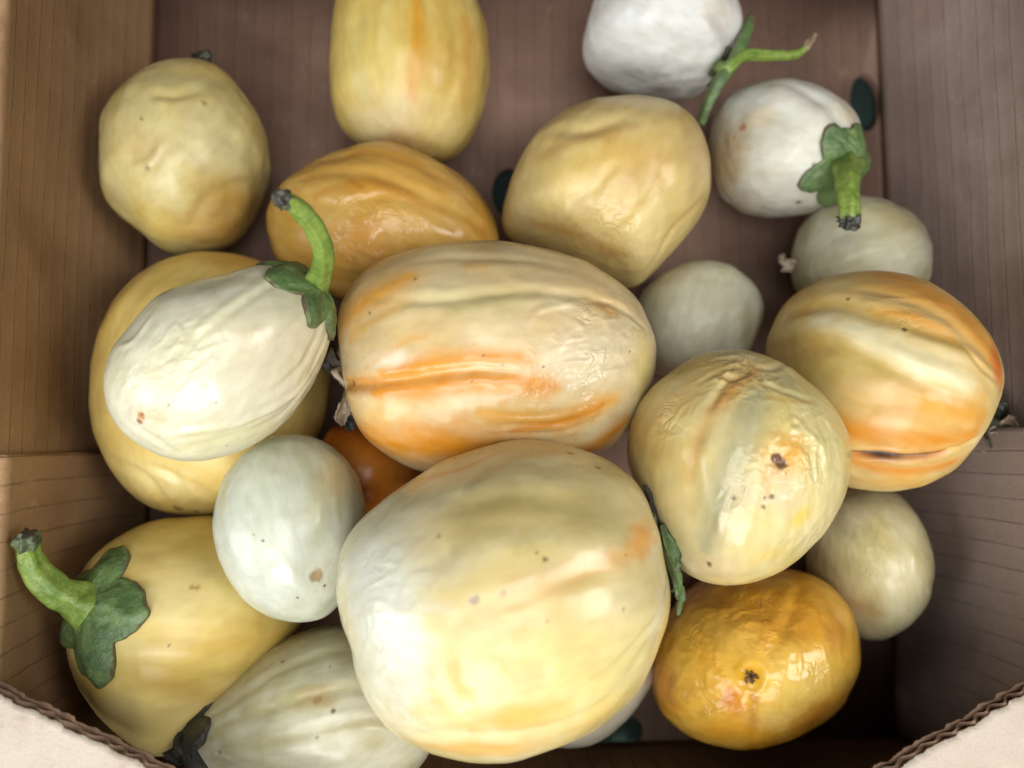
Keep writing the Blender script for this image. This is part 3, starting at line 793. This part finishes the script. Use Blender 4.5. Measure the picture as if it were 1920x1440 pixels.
F['K'] = Fruit([(632,620),(631,590),(641,558),(662,522),(700,490),(750,468),(810,455),(870,450),(940,450),(1000,460),(1060,475),(1110,495),(1150,518),(1190,547),(1220,603),(1233,647),(1230,697),(1220,740),(1197,775),(1167,823),(1140,847),(1070,868),(980,882),(900,888),(835,890),(783,890),(740,865),(693,837),(667,797),(653,763),(646,720),(639,685),(636,650)],
    .081, .039, (-.99, -.06, .05), (226, 208, 168), (222, 196, 146), .5, lump=2.0, mat='skin', seed=32, res=HI, rib=(6, 1.6), wr=.4, sfreq=2.6,
    fx=[('c', [(638,640),(665,580),(720,540),(770,520)],26,(230,168,70),.9), ('c', [(655,640),(700,600),(760,570)],14,(230,180,92),.7), ('b', 880,560,120,40,0,(214,202,156),.7), ('b', 1000,500,150,30,-8,(208,188,146),.6),
        ('c', [(720,700),(800,685),(900,672),(990,668)],22,(230,150,34),.95), ('c', [(650,720),(740,722),(850,722),(950,715),(1040,725)],24,(226,148,34),.95), ('c', [(700,735),(760,742),(800,735)],14,(226,146,30),.9),
        ('b', 730,672,48,18,12,(242,234,216),.85), ('b', 1100,660,90,70,0,(226,212,182),.8), ('b', 720,775,50,28,0,(236,196,124),.7), ('c', [(690,820),(800,835),(920,850),(1040,855)],55,(228,152,40),1.0),  # near-white patch at middle left is a highlight painted into the skin
        ('c', [(900,775),(1000,790),(1080,775),(1150,750)],24,(230,170,62),.85), ('c', [(960,812),(1040,796),(1130,757)],10,(226,146,30),.9), ('c', [(1060,860),(1130,825),(1170,790)],26,(226,154,44),.95), ('c', [(780,880),(860,890),(960,895)],22,(214,130,34),.95),
        ('c', [(870,500),(910,500)],10,(214,168,92),.7), ('c', [(840,590),(930,560),(1010,550)],16,(190,178,124),.55), ('b', 1140,578,34,14,-20,(198,152,96),.75), ('c', [(690,690),(760,640),(800,630)],9,(228,170,86),.5), ('b', 1205,690,24,70,0,(220,204,134),.7),
        ('g', [(640,722),(690,720),(780,708),(880,696),(980,698)],9,8), ('g', [(636,722),(660,721),(700,719)],12,7), ('g', [(700,560),(830,560),(980,548),(1110,560),(1200,600)],10,4), ('g', [(780,490),(900,485),(1040,500),(1150,540)],10,3), ('g', [(680,600),(760,570),(860,560)],10,2.5),
        ('g', [(930,800),(1040,794),(1150,752)],5,4), ('g', [(900,815),(1030,812),(1130,775)],5,3.5), ('g', [(900,770),(1000,780),(1110,755)],5,3), ('g', [(680,800),(800,810),(900,840)],12,3), ('g', [(1110,560),(1170,580),(1210,620)],6,4),
        ('k', 1120,630,95,3.0,17,2.2), ('k', 1060,770,90,2.2,14,4.0), ('g', [(1080,730),(1130,705),(1190,680)],6,-4), ('g', [(990,610),(1010,580),(1080,570)],6,-3),
        ('s', 943,683,3,DRK), ('s', 778,524,3,BRN), ('s', 1147,519,4,BRN), ('s', 689,587,3,DRK), ('s', 1178,658,2.5,DRK), ('s', 1019,686,2.5,DRK), ('s', 905,668,2.5,DRK), ('s', 886,713,2.5,DRK), ('s', 655,720,7,(140,104,84))],
    label='large cream eggplant with orange streaks lying crosswise in the centre of the heap')
F['L'] = Fruit([(1437,640),(1450,610),(1470,570),(1500,543),(1543,520),(1597,508),(1663,507),(1720,517),(1767,540),(1807,573),(1843,610),(1870,653),(1883,693),(1883,723),(1873,750),(1860,782),(1843,813),(1827,843),(1800,873),(1760,897),(1713,917),(1663,923),(1613,920),(1560,905),(1510,870),(1470,820),(1445,760),(1435,700)],
    .076, .042, (.90, -.40, .06), (222, 198, 138), (220, 180, 106), .5, lump=2.0, mat='skin_soft', seed=35, res=HI, rib=(6, 1.5), sfreq=3.0, wr=.3,
    fx=[('c', [(1480,560),(1580,515),(1700,530),(1800,590),(1870,680)],40,(222,152,54),.85), ('c', [(1560,560),(1650,560),(1740,590),(1840,670)],16,(224,196,140),.7), ('c', [(1640,585),(1710,595),(1790,640)],12,(228,160,66),.8), ('b', 1870,690,22,44,0,(206,110,44),.85),
        ('c', [(1480,590),(1570,568),(1650,590),(1740,620),(1800,650)],14,(182,152,84),.8), ('c', [(1530,600),(1620,630),(1720,680),(1810,725)],28,(236,228,190),.95), ('c', [(1450,650),(1540,635),(1620,670),(1700,705)],16,(196,168,88),.8),
        ('b', 1560,690,80,40,-20,(206,190,120),.6), ('c', [(1580,720),(1680,740),(1790,770)],18,(226,196,142),.6), ('c', [(1690,750),(1760,760),(1840,780)],26,(228,164,66),.85), ('c', [(1560,800),(1640,812),(1720,825),(1820,815)],26,(222,144,34),.92),
        ('c', [(1600,850),(1660,858),(1720,861),(1775,848)],10,(204,112,26),.9), ('c', [(1600,862),(1680,885),(1790,865)],16,(222,142,46),.9), ('b', 1690,905,80,16,0,(226,178,92),.8), ('c', [(1640,785),(1740,800),(1820,795)],10,(232,184,112),.6),
        ('g', [(1470,600),(1560,572),(1650,592),(1740,622),(1820,650)],13,7), ('g', [(1460,660),(1560,645),(1640,680),(1760,725),(1840,750)],14,5), ('g', [(1530,605),(1630,638),(1740,690),(1830,735)],16,-5), ('g', [(1560,745),(1680,762),(1800,790)],16,4),
        ('g', [(1620,540),(1720,570),(1820,640),(1870,710)],11,4), ('g', [(1585,849),(1650,855),(1710,860),(1790,844)],6,15), ('g', [(1780,846),(1820,828),(1845,805)],5,4), ('g', [(1810,655),(1850,700),(1874,740)],5,4), ('k', 1700,560,80,2.0,30,2.5),
        ('c', [(1600,848),(1650,855),(1705,860),(1772,848)],6,(46,32,34),1.0), ('c', [(1615,851),(1690,859),(1755,852)],5.5,(50,36,40),1.0), ('s', 1697,616,4,(70,66,44)), ('s', 1588,559,3,DRK)],
    label='orange and cream ribbed eggplant with a dark split, against the right wall')
F['M'] = Fruit([(1280,680),(1313,663),(1367,653),(1407,657),(1447,670),(1480,684),(1513,712),(1547,740),(1573,773),(1590,807),(1597,840),(1596,880),(1590,920),(1568,965),(1533,1013),(1493,1053),(1447,1083),(1390,1100),(1353,1100),(1305,1089),(1278,1073),(1250,1035),(1220,980),(1190,910),(1175,860),(1175,812),(1190,770),(1215,730),(1245,702)],
    .099, .037, (.02, .90, .42), (226, 212, 162), (220, 202, 138), .5, lump=2.0, mat='skin', seed=38, res=HI, wr=.45, sfreq=2.8,
    fx=[('c', [(1420,740),(1385,840),(1350,930),(1320,1030)],30,(172,170,142),.85), ('c', [(1415,700),(1350,760),(1310,830),(1290,900)],14,(206,156,84),.6), ('b', 1230,820,40,80,20,(214,182,108),.7), ('b', 1360,690,90,30,0,(214,182,122),.75), ('b', 1270,760,50,30,30,(222,184,116),.6),
        ('c', [(1420,690),(1370,730),(1330,770)],12,(204,150,76),.7), ('b', 1480,855,48,42,20,(232,174,72),.92), ('c', [(1430,890),(1440,920)],10,(230,168,80),.8), ('b', 1460,920,60,40,0,(228,210,176),.6), ('b', 1490,720,46,26,-20,(184,174,124),.75), ('c', [(1440,745),(1500,752),(1530,750)],6,(206,166,92),.7),
        ('b', 1500,970,28,16,30,(232,204,110),.8), ('b', 1440,1040,40,16,20,(230,206,128),.7), ('b', 1330,1060,70,30,0,(228,208,168),.7), ('b', 1240,960,26,60,-20,(222,200,150),.6), ('b', 1540,830,40,90,0,(228,216,152),.6),
        ('s', 1455,858,9,(104,72,64)), ('s', 1466,868,11,(98,68,62)), ('s', 1330,1057,5,(120,100,70)), ('s', 1330,1060,3,(90,70,50)), ('s', 1435,935,3,DRK), ('s', 1448,930,4,DRK), ('s', 1378,934,3,(110,95,70)), ('s', 1432,952,3,DRK),
        ('g', [(1405,690),(1360,720),(1330,770)],7,5), ('g', [(1410,690),(1380,710),(1340,700)],6,5), ('g', [(1415,690),(1440,720),(1500,745),(1530,752)],6,4), ('g', [(1420,685),(1450,690),(1480,690)],7,5), ('g', [(1405,685),(1370,670),(1330,680)],6,4), ('g', [(1400,690),(1370,690),(1310,720)],6,3.5), ('g', [(1425,700),(1430,760),(1400,860),(1360,960)],12,4),
        ('g', [(1380,900),(1350,960),(1345,1000)],5,-3), ('g', [(1330,780),(1300,860),(1300,930)],12,3), ('d', 1412,690,20,6), ('d', 1461,865,16,3.5), ('k', 1380,695,70,3.6,20,1.3), ('k', 1530,840,75,4.0,20,2.2), ('k', 1440,900,60,2.2,16,2.0), ('k', 1260,780,50,2.6,18,2.0), ('k', 1510,990,60,2.2,18,2.0)],
    label='creamy yellow eggplant with a small brown hole and wrinkled top, right of centre')
F['N'] = Fruit([(1717,960),(1737,997),(1750,1037),(1753,1077),(1747,1120),(1727,1153),(1700,1180),(1663,1200),(1623,1201),(1582,1188),(1540,1135),(1512,1065),(1508,995),(1540,938),(1600,908),(1660,912),(1695,932)],
    .035, .034, (-.35, .92, .1), (234, 225, 184), (222, 209, 154), .5, lump=1.0, gk=.5, mat='skin', seed=41, rib=(9, .35), sfreq=3.6, wr=.5,
    fx=[('c', [(1640,930),(1680,990),(1690,1060)],12,(226,220,180),.7), ('b', 1630,1040,40,30,0,(220,212,160),.5), ('g', [(1650,920),(1690,1000),(1700,1090)],8,3), ('g', [(1600,940),(1630,1020),(1640,1110)],9,2.5), ('c', [(1600,1130),(1650,1150)],14,(190,150,80),.5), ('k', 1620,1030,60,1.6,16,4)],
    label='pale greenish-cream eggplant low in the right front corner shadow')
F['O'] = Fruit([(1593,1140),(1607,1187),(1615,1233),(1613,1260),(1602,1283),(1588,1313),(1573,1337),(1543,1360),(1493,1383),(1453,1397),(1407,1407),(1363,1403),(1313,1391),(1280,1373),(1245,1345),(1223,1300),(1218,1260),(1225,1210),(1250,1150),(1280,1112),(1320,1085),(1370,1073),(1430,1065),(1490,1065),(1540,1085),(1570,1108)],
    .043, .043, (.06, .30, -.95), (248, 198, 86), (240, 176, 58), .5, lump=2.2, gk=1.0, mat='skin_gloss', seed=44, res=HI, rib=(0, 0), wr=.5,
    fx=[('b', 1500,1280,80,60,20,(236,204,116),.8), ('b', 1380,1180,60,40,0,(234,186,90),.6), ('b', 1310,1290,50,50,0,(238,190,84),.5), ('b', 1375,1312,20,24,0,(228,140,24),.9), ('b', 1240,1280,30,60,0,(212,134,28),.7), ('b', 1480,1170,60,40,0,(224,162,64),.6), ('c', [(1412,1298),(1414,1350),(1412,1400)],8,(196,124,44),.85), ('b', 1450,1350,40,30,0,(236,208,130),.6), ('b', 1408,1268,24,24,0,(226,172,34),.9),
        ('b', 1540,1340,60,30,30,(204,124,40),.7), ('b', 1330,1100,60,26,0,(230,176,84),.6), ('b', 1570,1180,30,50,0,(206,140,60),.6),
        ('k', 1400,1190,130,3.4,58,1.0), ('k', 1300,1290,90,2.8,40,1.0), ('k', 1520,1190,90,2.8,44,1.0), ('g', [(1412,1300),(1414,1350),(1410,1405)],7,3.5), ('g', [(1385,1250),(1350,1200),(1330,1130)],10,3), ('g', [(1430,1250),(1470,1180),(1500,1100)],10,3.5), ('g', [(1380,1290),(1310,1330),(1260,1350)],10,3), ('g', [(1440,1285),(1520,1320),(1570,1330)],12,3),
        ('d', 1408,1268,17,4.0), ('g', [(1380,1268),(1390,1245),(1408,1238),(1428,1245),(1437,1268),(1428,1290),(1408,1298),(1388,1290),(1380,1268)],5,-1.5)],
    label='glossy deep orange eggplant with its blossom scar facing up, bottom right')
F['P'] = Fruit([(693,958),(753,912),(813,877),(880,847),(940,828),(1000,823),(1050,830),(1100,845),(1147,867),(1180,893),(1203,923),(1223,957),(1235,990),(1245,1043),(1256,1090),(1263,1115),(1257,1150),(1242,1190),(1226,1232),(1213,1270),(1190,1307),(1153,1343),(1100,1377),(1040,1403),(973,1427),(923,1433),(873,1428),(813,1413),(780,1400),(733,1374),(703,1337),(681,1297),(664,1250),(657,1213),(641,1177),(633,1143),(629,1100),(632,1060),(645,1020),(665,985)],
    .114, .046, (.98, .12, -.05), (230, 218, 176), (228, 208, 146), .45, lump=2.4, mat='skin', seed=47, res=(420, 260), rib=(8, 1.9), wr=.35, sfreq=2.0,
    fx=[('b', 700,1110,100,200,8,(224,226,214),.95), ('b', 740,1230,60,100,20,(230,230,214),.6), ('b', 900,970,120,50,12,(190,172,118),.9), ('b', 1060,960,140,60,-10,(202,184,122),.8), ('b', 780,960,70,40,30,(206,198,166),.6),
        ('b', 1205,1010,44,30,30,(234,164,62),.9), ('c', [(1120,1060),(1170,1040),(1230,1010)],16,(236,182,112),.7), ('c', [(880,1160),(960,1120),(1040,1100),(1100,1080)],18,(222,182,116),.8), ('c', [(900,1220),(1000,1170),(1120,1120)],14,(228,196,142),.6),
        ('c', [(730,925),(840,885),(930,850)],10,(216,162,86),.8), ('c', [(870,925),(920,885),(1000,870)],12,(182,172,130),.6), ('c', [(900,900),(1000,850),(1080,860)],12,(210,176,118),.6), ('b', 1130,1270,120,70,30,(238,222,150),.75), ('b', 880,1270,70,60,20,(222,196,128),.6), ('b', 980,1345,90,26,8,(232,184,96),.75), ('b', 900,1405,110,22,-2,(226,180,96),.8), ('b', 1130,1340,80,30,30,(222,192,110),.7), ('b', 1235,1150,18,60,-14,(232,222,190),.8),
        ('c', [(950,1110),(1060,1060),(1130,1040)],14,(230,206,166),.6),
        ('s', 820,1003,4,(120,106,84)), ('s', 1022,1051,5,(104,84,50)), ('s', 1007,1036,3,(150,124,80)), ('s', 891,1125,9,(178,160,142)), ('s', 945,1112,7,(196,168,130)), ('s', 1121,877,6,(128,92,60)), ('s', 1070,849,9,(150,130,112)), ('s', 1026,1165,3,(160,110,90)), ('s', 1166,1142,3,(120,96,60)), ('s', 1172,1040,3,BRN),
        ('g', [(1252,1092),(1215,1180),(1150,1255),(1080,1300)],8,4), ('g', [(700,1320),(820,1372),(960,1378),(1090,1345),(1200,1240)],11,4), ('g', [(830,1230),(850,1290),(880,1330)],16,3), ('g', [(1240,1040),(1120,1070),(960,1130),(840,1180)],16,3), ('g', [(1225,970),(1100,940),(960,930),(840,960)],20,3.5), ('g', [(1180,900),(1060,870),(940,880)],14,3), ('g', [(1240,1010),(1140,1010),(1040,1030)],20,-3),
        ('d', 840,1010,34,4), ('d', 830,1035,20,2.5), ('d', 760,1110,30,2), ('d', 655,1215,26,4), ('k', 740,1090,80,1.8,26,2.0), ('k', 780,1320,90,2.0,26,1.8), ('k', 700,1200,80,2.2,32,1.5), ('d', 1020,1265,20,2.5)],
    label='largest eggplant, pale cream with yellow and grey blotches, at the front centre')
F['Q'] = Fruit([(540,812),(500,820),(455,850),(420,890),(403,940),(398,990),(407,1040),(433,1093),(460,1130),(500,1157),(547,1169),(587,1166),(620,1153),(650,1120),(675,1060),(688,1000),(687,950),(675,900),(650,860),(612,828),(575,815)],
    .087, .028, (-.25, .85, -.3), (210, 214, 202), (198, 204, 184), .45, lump=1.3, mat='skin', seed=50, res=HI, wr=.12,
    fx=[('c', [(560,850),(590,930),(590,1010)],22,(184,188,148),.6), ('b', 630,900,36,60,-10,(206,190,140),.6), ('b', 500,1000,60,90,0,(214,220,206),.6), ('b', 420,930,14,60,0,(206,200,160),.5),
        ('s', 591,1081,11,(168,142,104)), ('s', 609,1098,3,(40,40,30)), ('s', 494,1014,2.5,DRK), ('s', 475,1002,2,DRK), ('s', 558,1121,2.5,DRK), ('g', [(520,830),(560,920),(590,1060)],18,2), ('d', 560,1030,60,2.5)],
    label='small smooth bluish-white eggplant left of the largest one')
F['R'] = Fruit([(217,1007),(253,987),(300,973),(350,967),(397,963),(450,975),(510,1000),(550,1050),(570,1100),(575,1160),(545,1200),(490,1260),(425,1325),(368,1388),(325,1420),(290,1422),(253,1403),(213,1373),(180,1337),(150,1293),(130,1253),(122,1222),(124,1180),(132,1130),(150,1080),(178,1035)],
    .058, .042, (-.97, .02, .24), (234, 214, 144), (224, 198, 114), .5, lump=1.4, mat='skin_soft', seed=53, rib=(6, 1.0), res=(300, 180), wr=.15,
    fx=[('b', 350,1020,40,16,0,(202,172,86),.8), ('b', 330,1110,70,50,0,(232,216,164),.6), ('c', [(290,1210),(380,1215),(470,1205),(560,1170)],26,(210,176,84),.8), ('c', [(270,1250),(340,1290),(420,1300)],26,(196,160,84),.6), ('b', 260,1215,60,14,-10,(230,212,150),.7), ('b', 460,1180,60,50,0,(212,180,92),.6),
        ('s', 362,1101,5,(176,150,90)), ('s', 370,1102,5,(176,150,90)), ('s', 317,1210,2.5,DRK), ('g', [(180,1260),(270,1250),(380,1270),(470,1260)],16,3), ('g', [(200,1210),(300,1190),(450,1200)],18,2), ('g', [(215,1050),(300,1030),(420,1050)],22,2)],
    label='yellow eggplant with big green calyx and upturned stalk, bottom left')
F['S'] = Fruit([(373,1320),(407,1293),(450,1260),(493,1223),(533,1197),(587,1177),(633,1168),(700,1180),(760,1220),(798,1275),(818,1340),(814,1385),(803,1415),(787,1440),(750,1472),(670,1490),(570,1494),(470,1488),(400,1468),(358,1430),(345,1385),(354,1345)],
    .070, .031, (-.95, -.12, .16), (222, 220, 200), (204, 198, 162), .55, lump=1.4, mat='skin', seed=56, res=(300, 180), rib=(9, 1.0), sfreq=4.0, wr=.25,
    fx=[('c', [(400,1330),(480,1270),(580,1220),(700,1200)],12,(222,220,198),.6), ('c', [(400,1370),(500,1330),(620,1290),(740,1290)],10,(184,176,124),.6), ('c', [(400,1400),(520,1390),(660,1360),(780,1360)],12,(186,178,128),.6), ('c', [(390,1350),(480,1300),(600,1250)],8,(182,176,126),.6), ('b', 600,1305,30,20,0,(196,168,120),.5),
        ('s', 594,1311,8,(178,150,104)), ('s', 620,1250,3,BRN), ('s', 625,1334,4,(110,88,60)), ('s', 527,1240,4,(150,130,90)), ('s', 414,1411,3,DRK), ('s', 596,1383,3,BRN),
        ('g', [(390,1350),(490,1280),(600,1230),(720,1220)],9,2.5), ('g', [(395,1375),(510,1330),(640,1295),(760,1300)],9,3), ('g', [(395,1400),(520,1385),(670,1350),(790,1350)],9,2.5)],
    label='pale greenish-white eggplant with withered dark calyx, cut off by the bottom edge')
F['T'] = Fruit([(690,785),(620,800),(590,850),(585,900),(610,960),(680,990),(750,970),(795,910),(790,840),(750,798)],
    .034, .034, (.3, .9, .2), (214, 132, 44), (204, 116, 34), .5, lump=1.5, mat='skin_soft', seed=59, fx=[('c', [(640,850),(700,870),(770,920)],20,(210,140,60),.5)],
    label='dark orange eggplant deep in the gap under the central one')
F['U'] = Fruit([(1226,1280),(1213,1300),(1203,1320),(1173,1353),(1140,1383),(1107,1399),(1073,1404),(1030,1398),(990,1370),(965,1320),(960,1260),(985,1200),(1040,1165),(1110,1160),(1170,1180),(1215,1220),(1228,1250)],
    .030, .029, (.5, .8, 0), (220, 214, 200), (208, 200, 180), .4, lump=1.2, mat='skin_soft', seed=62, label='white eggplant showing as a sliver beneath the largest one')
# ------------------------------------------------------------------ build them, with calyces and stalks
for k in 'BEGHINTUAQM':
    F[k].build(k in 'AB')
for k in 'CDFJKLOPRS':
    F[k].build(True)

def pole_of(f, x, y): return _norm(f.point(x, y)-f.C)

# J: green calyx and long bent stalk
f = F['J']; pj = _norm(at(608, 520, f.z+.006)-f.C)
calyx(f, pj, [(15, .017, 40), (95, .016, 38), (170, .018, 40), (240, .017, 40), (310, .016, 38)], .008, 'green', lift=.0006, curl=.0012, seed=4)
b0 = f.C+pj*(f.surf(pj[None])[0]-.001)
st = tube('stalk', [b0, at(603,505,.125), at(606,470,.134), at(590,425,.142), at(560,391,.148), at(535,376,.152)], [.0050, .0036, .0032, .0031, .0028, .0023], 'bright', f.root, f.C, .3, 0.5, 4)
tube('cut_end', [at(538,378,.1515), at(526,370,.1535), at(515,361,.155)], [.0024, .0021, .0013], 'darkcal', st, f.C, .6, .9, 7, rough=.35)

# R: broad green calyx, upturned stalk with dry tip
f = F['R']; pr = pole_of(f, 168, 1138)
calyx(f, pr, [(74, .022, 34), (150, .017, 40), (215, .018, 40), (-78, .027, 40), (-8, .0235, 52)], .0135, 'green', lift=.0008, curl=.0010, seed=8, th=.0024)
b0 = f.C+pr*(f.surf(pr[None])[0]-.001)
st = tube('stalk', [b0, at(140,1122,.094), at(105,1106,.098), at(72,1076,.102), at(55,1042,.106), at(51,1018,.109)], [.0080, .0062, .0051, .0045, .0036, .0030], 'bright', f.root, f.C, .5, .7, 8, tipdry=.2)
tube('cut_end', [at(52,1024,.1085), at(51,1010,.110), at(52,999,.111)], [.0032, .0031, .0022], 'dull', st, f.C, .9, .9, 9, rough=.35)

# D: green calyx, thick stub stalk
f = F['D']; pd = pole_of(f, 1588, 312)
calyx(f, pd, [(60, .017, 44), (125, .019, 40), (205, .021, 36), (275, .020, 44), (345, .017, 42)], .012, 'green', lift=.0006, curl=.0008, seed=12)
b0 = f.C+pd*(f.surf(pd[None])[0]-.001)
st = tube('stalk', [b0, at(1586,330,.074), at(1588,360,.079), at(1592,392,.081), at(1592,408,.0805)], [.0070, .0050, .0044, .0038, .0036], 'bright', f.root, f.C, .1, .3, 5)
tube('cut_end', [at(1592,403,.081), at(1592,416,.080), at(1588,428,.0785)], [.0037, .0035, .0026], 'darkcal', st, f.C, .6, .9, 3, rough=.3)

# C: thin forked stalk
f = F['C']; pc = pole_of(f, 1352, 124)
calyx(f, pc, [(0, .010, 36), (72, .011, 36), (144, .010, 36), (216, .010, 36), (288, .010, 36)], .005, 'dull', lift=.0005, seed=15)
b0 = f.C+pc*(f.surf(pc[None])[0]-.001)
st = tube('stalk', [at(1314,232,.052), at(1330,190,.058), at(1352,148,.062), at(1378,112,.060), at(1400,60,.058), at(1408,30,.056)], [.0018, .0022, .0027, .0028, .0024, .0016], 'green', f.root, f.C, .2, .8, 6, tipdry=.4)
tube('stalk', [b0, at(1360,130,.062), at(1395,104,.060), at(1440,104,.056), at(1490,102,.054), at(1511,90,.055)], [.0034, .0028, .0024, .0022, .0019, .0012], 'bright', f.root, f.C, .2, .4, 16)
tube('cut_end', [at(1511,90,.055), at(1519,80,.0555), at(1529,63,.056)], [.0012, .0013, .0006], 'dry', st, f.C, .9, .9, 3, rough=.4)

# P: calyx seen edge-on at the right end
f = F['P']; pp = _norm(at(1262, 1020, f.z-.016)-f.C)
calyx(f, pp, [(40, .018, 34), (100, .028, 30), (165, .020, 34), (235, .024, 30), (300, .026, 32)], .010, 'dull', lift=.0006, curl=.002, drymul=.6, seed=21)
def sc(f, pts, mat, seed, dry): return scrap('sepal', [(*at(x, y, z), w, t) for x, y, z, w, t in pts], mat, f, seed, dry)
sc(f, [(1207,912,.112,.0008,50), (1218,940,.111,.0017,55), (1234,985,.108,.0020,60), (1246,1035,.106,.0012,60)], 'darkcal', 3, .3)
sc(f, [(1236,985,.112,.0014,40), (1249,1020,.112,.0028,40), (1260,1060,.110,.0026,40), (1266,1095,.108,.0016,45), (1271,1120,.107,.0024,40), (1269,1152,.106,.0005,40)], 'green', 5, .1)

# K: dry papery calyx at the left end
f = F['K']; pk = _norm(at(638, 725, f.z-.010)-f.C)
calyx(f, pk, [(0, .012, 34), (72, .013, 34), (144, .012, 34), (216, .013, 34), (288, .012, 34)], .006, 'dry', lift=.0006, curl=.003, seed=24)
sc(f, [(640,690,.080,.0012,10), (629,672,.083,.0022,40), (624,652,.086,.0007,70)], 'dull', 4, .6)
sc(f, [(652,745,.080,.0012,10), (642,762,.081,.0026,40), (637,780,.080,.0020,20), (643,796,.078,.0008,10)], 'dry', 6, .3)
sc(f, [(632,700,.076,.003,80), (624,690,.074,.0030,40), (618,668,.074,.0010,10)], 'darkcal', 9, .5)
sc(f, [(655,760,.074,.003,20), (650,785,.070,.0036,20), (660,806,.068,.0010,10)], 'darkcal', 10, .4)

# L: dry calyx against the wall
f = F['L']; pl = _norm(at(1872, 790, f.z-.004)-f.C)
calyx(f, pl, [(10, .013, 34), (85, .014, 34), (150, .013, 34), (220, .014, 34), (300, .013, 34)], .006, 'dull', lift=.0006, curl=.003, drymul=1.2, seed=27)
sc(f, [(1862,778,.068,.002,20), (1880,770,.070,.0036,40), (1893,764,.073,.0024,60)], 'darkcal', 14, .2)
sc(f, [(1860,800,.066,.003,20), (1878,802,.070,.0048,15), (1892,792,.074,.0030,30), (1897,778,.076,.0010,40)], 'dry', 15, .2)
sc(f, [(1850,815,.064,.003,20), (1860,826,.066,.0040,10), (1874,830,.067,.0012,10)], 'dull', 17, .3)
sc(f, [(1842,828,.060,.002,20), (1848,845,.060,.0032,10), (1850,860,.058,.0008,10)], 'dry', 19, .2)
tube('stalk', [f.C+pl*(f.surf(pl[None])[0]-.002), at(1885,800,.066), at(1898,806,.064)], [.0045, .0040, .0034], 'darkcal', f.root, f.C, .6, .8, 31, rough=.3)

# S: withered dark calyx
f = F['S']; ps_ = _norm(at(352, 1388, f.z+.012)-f.C)
calyx(f, ps_, [(10, .013, 36), (80, .013, 36), (150, .013, 36), (225, .014, 36), (300, .013, 36)], .008, 'darkcal', lift=.0007, curl=.0016, seed=30)
tube('stalk', [f.C+ps_*(f.surf(ps_[None])[0]-.002), at(338,1404,.076), at(322,1425,.078)], [.0060, .0045, .0038], 'darkcal', f.root, f.C, .6, .8, 33, rough=.25)

# F: small papery scrap of its calyx
f = F['F']
sc(f, [(1486,500,.036,.0018,10), (1476,492,.038,.0024,40), (1466,486,.039,.0014,60), (1472,478,.040,.0006,60)], 'dry', 23, .6)
sc(f, [(1482,505,.034,.0012,10), (1470,500,.036,.0016,40), (1464,508,.036,.0005,60)], 'dry', 29, .6)
# A: brown stub at the far end
f = F['A']
tube('stalk', [at(372,118,.050), at(384,108,.053), at(393,98,.055)], [.0035, .0024, .0012], 'darkcal', f.root, f.C, .5, .9, 37, rough=.3)
# B: calyx at the far end
f = F['B']; pb = f.axis
calyx(f, pb, [(0, .030, 30), (72, .018, 34), (144, .018, 34), (216, .018, 34), (288, .020, 34)], .009, 'darkcal', lift=.0007, seed=39)

# O: blossom scar
f = F['O']; po = pole_of(f, 1408, 1268)
calyx(f, po, [(0, .0024, 60), (120, .0021, 60), (240, .0025, 60)], .0017, 'scar', name='blossom_scar', lift=.0002, th=.0004, seed=51, rag=.35)
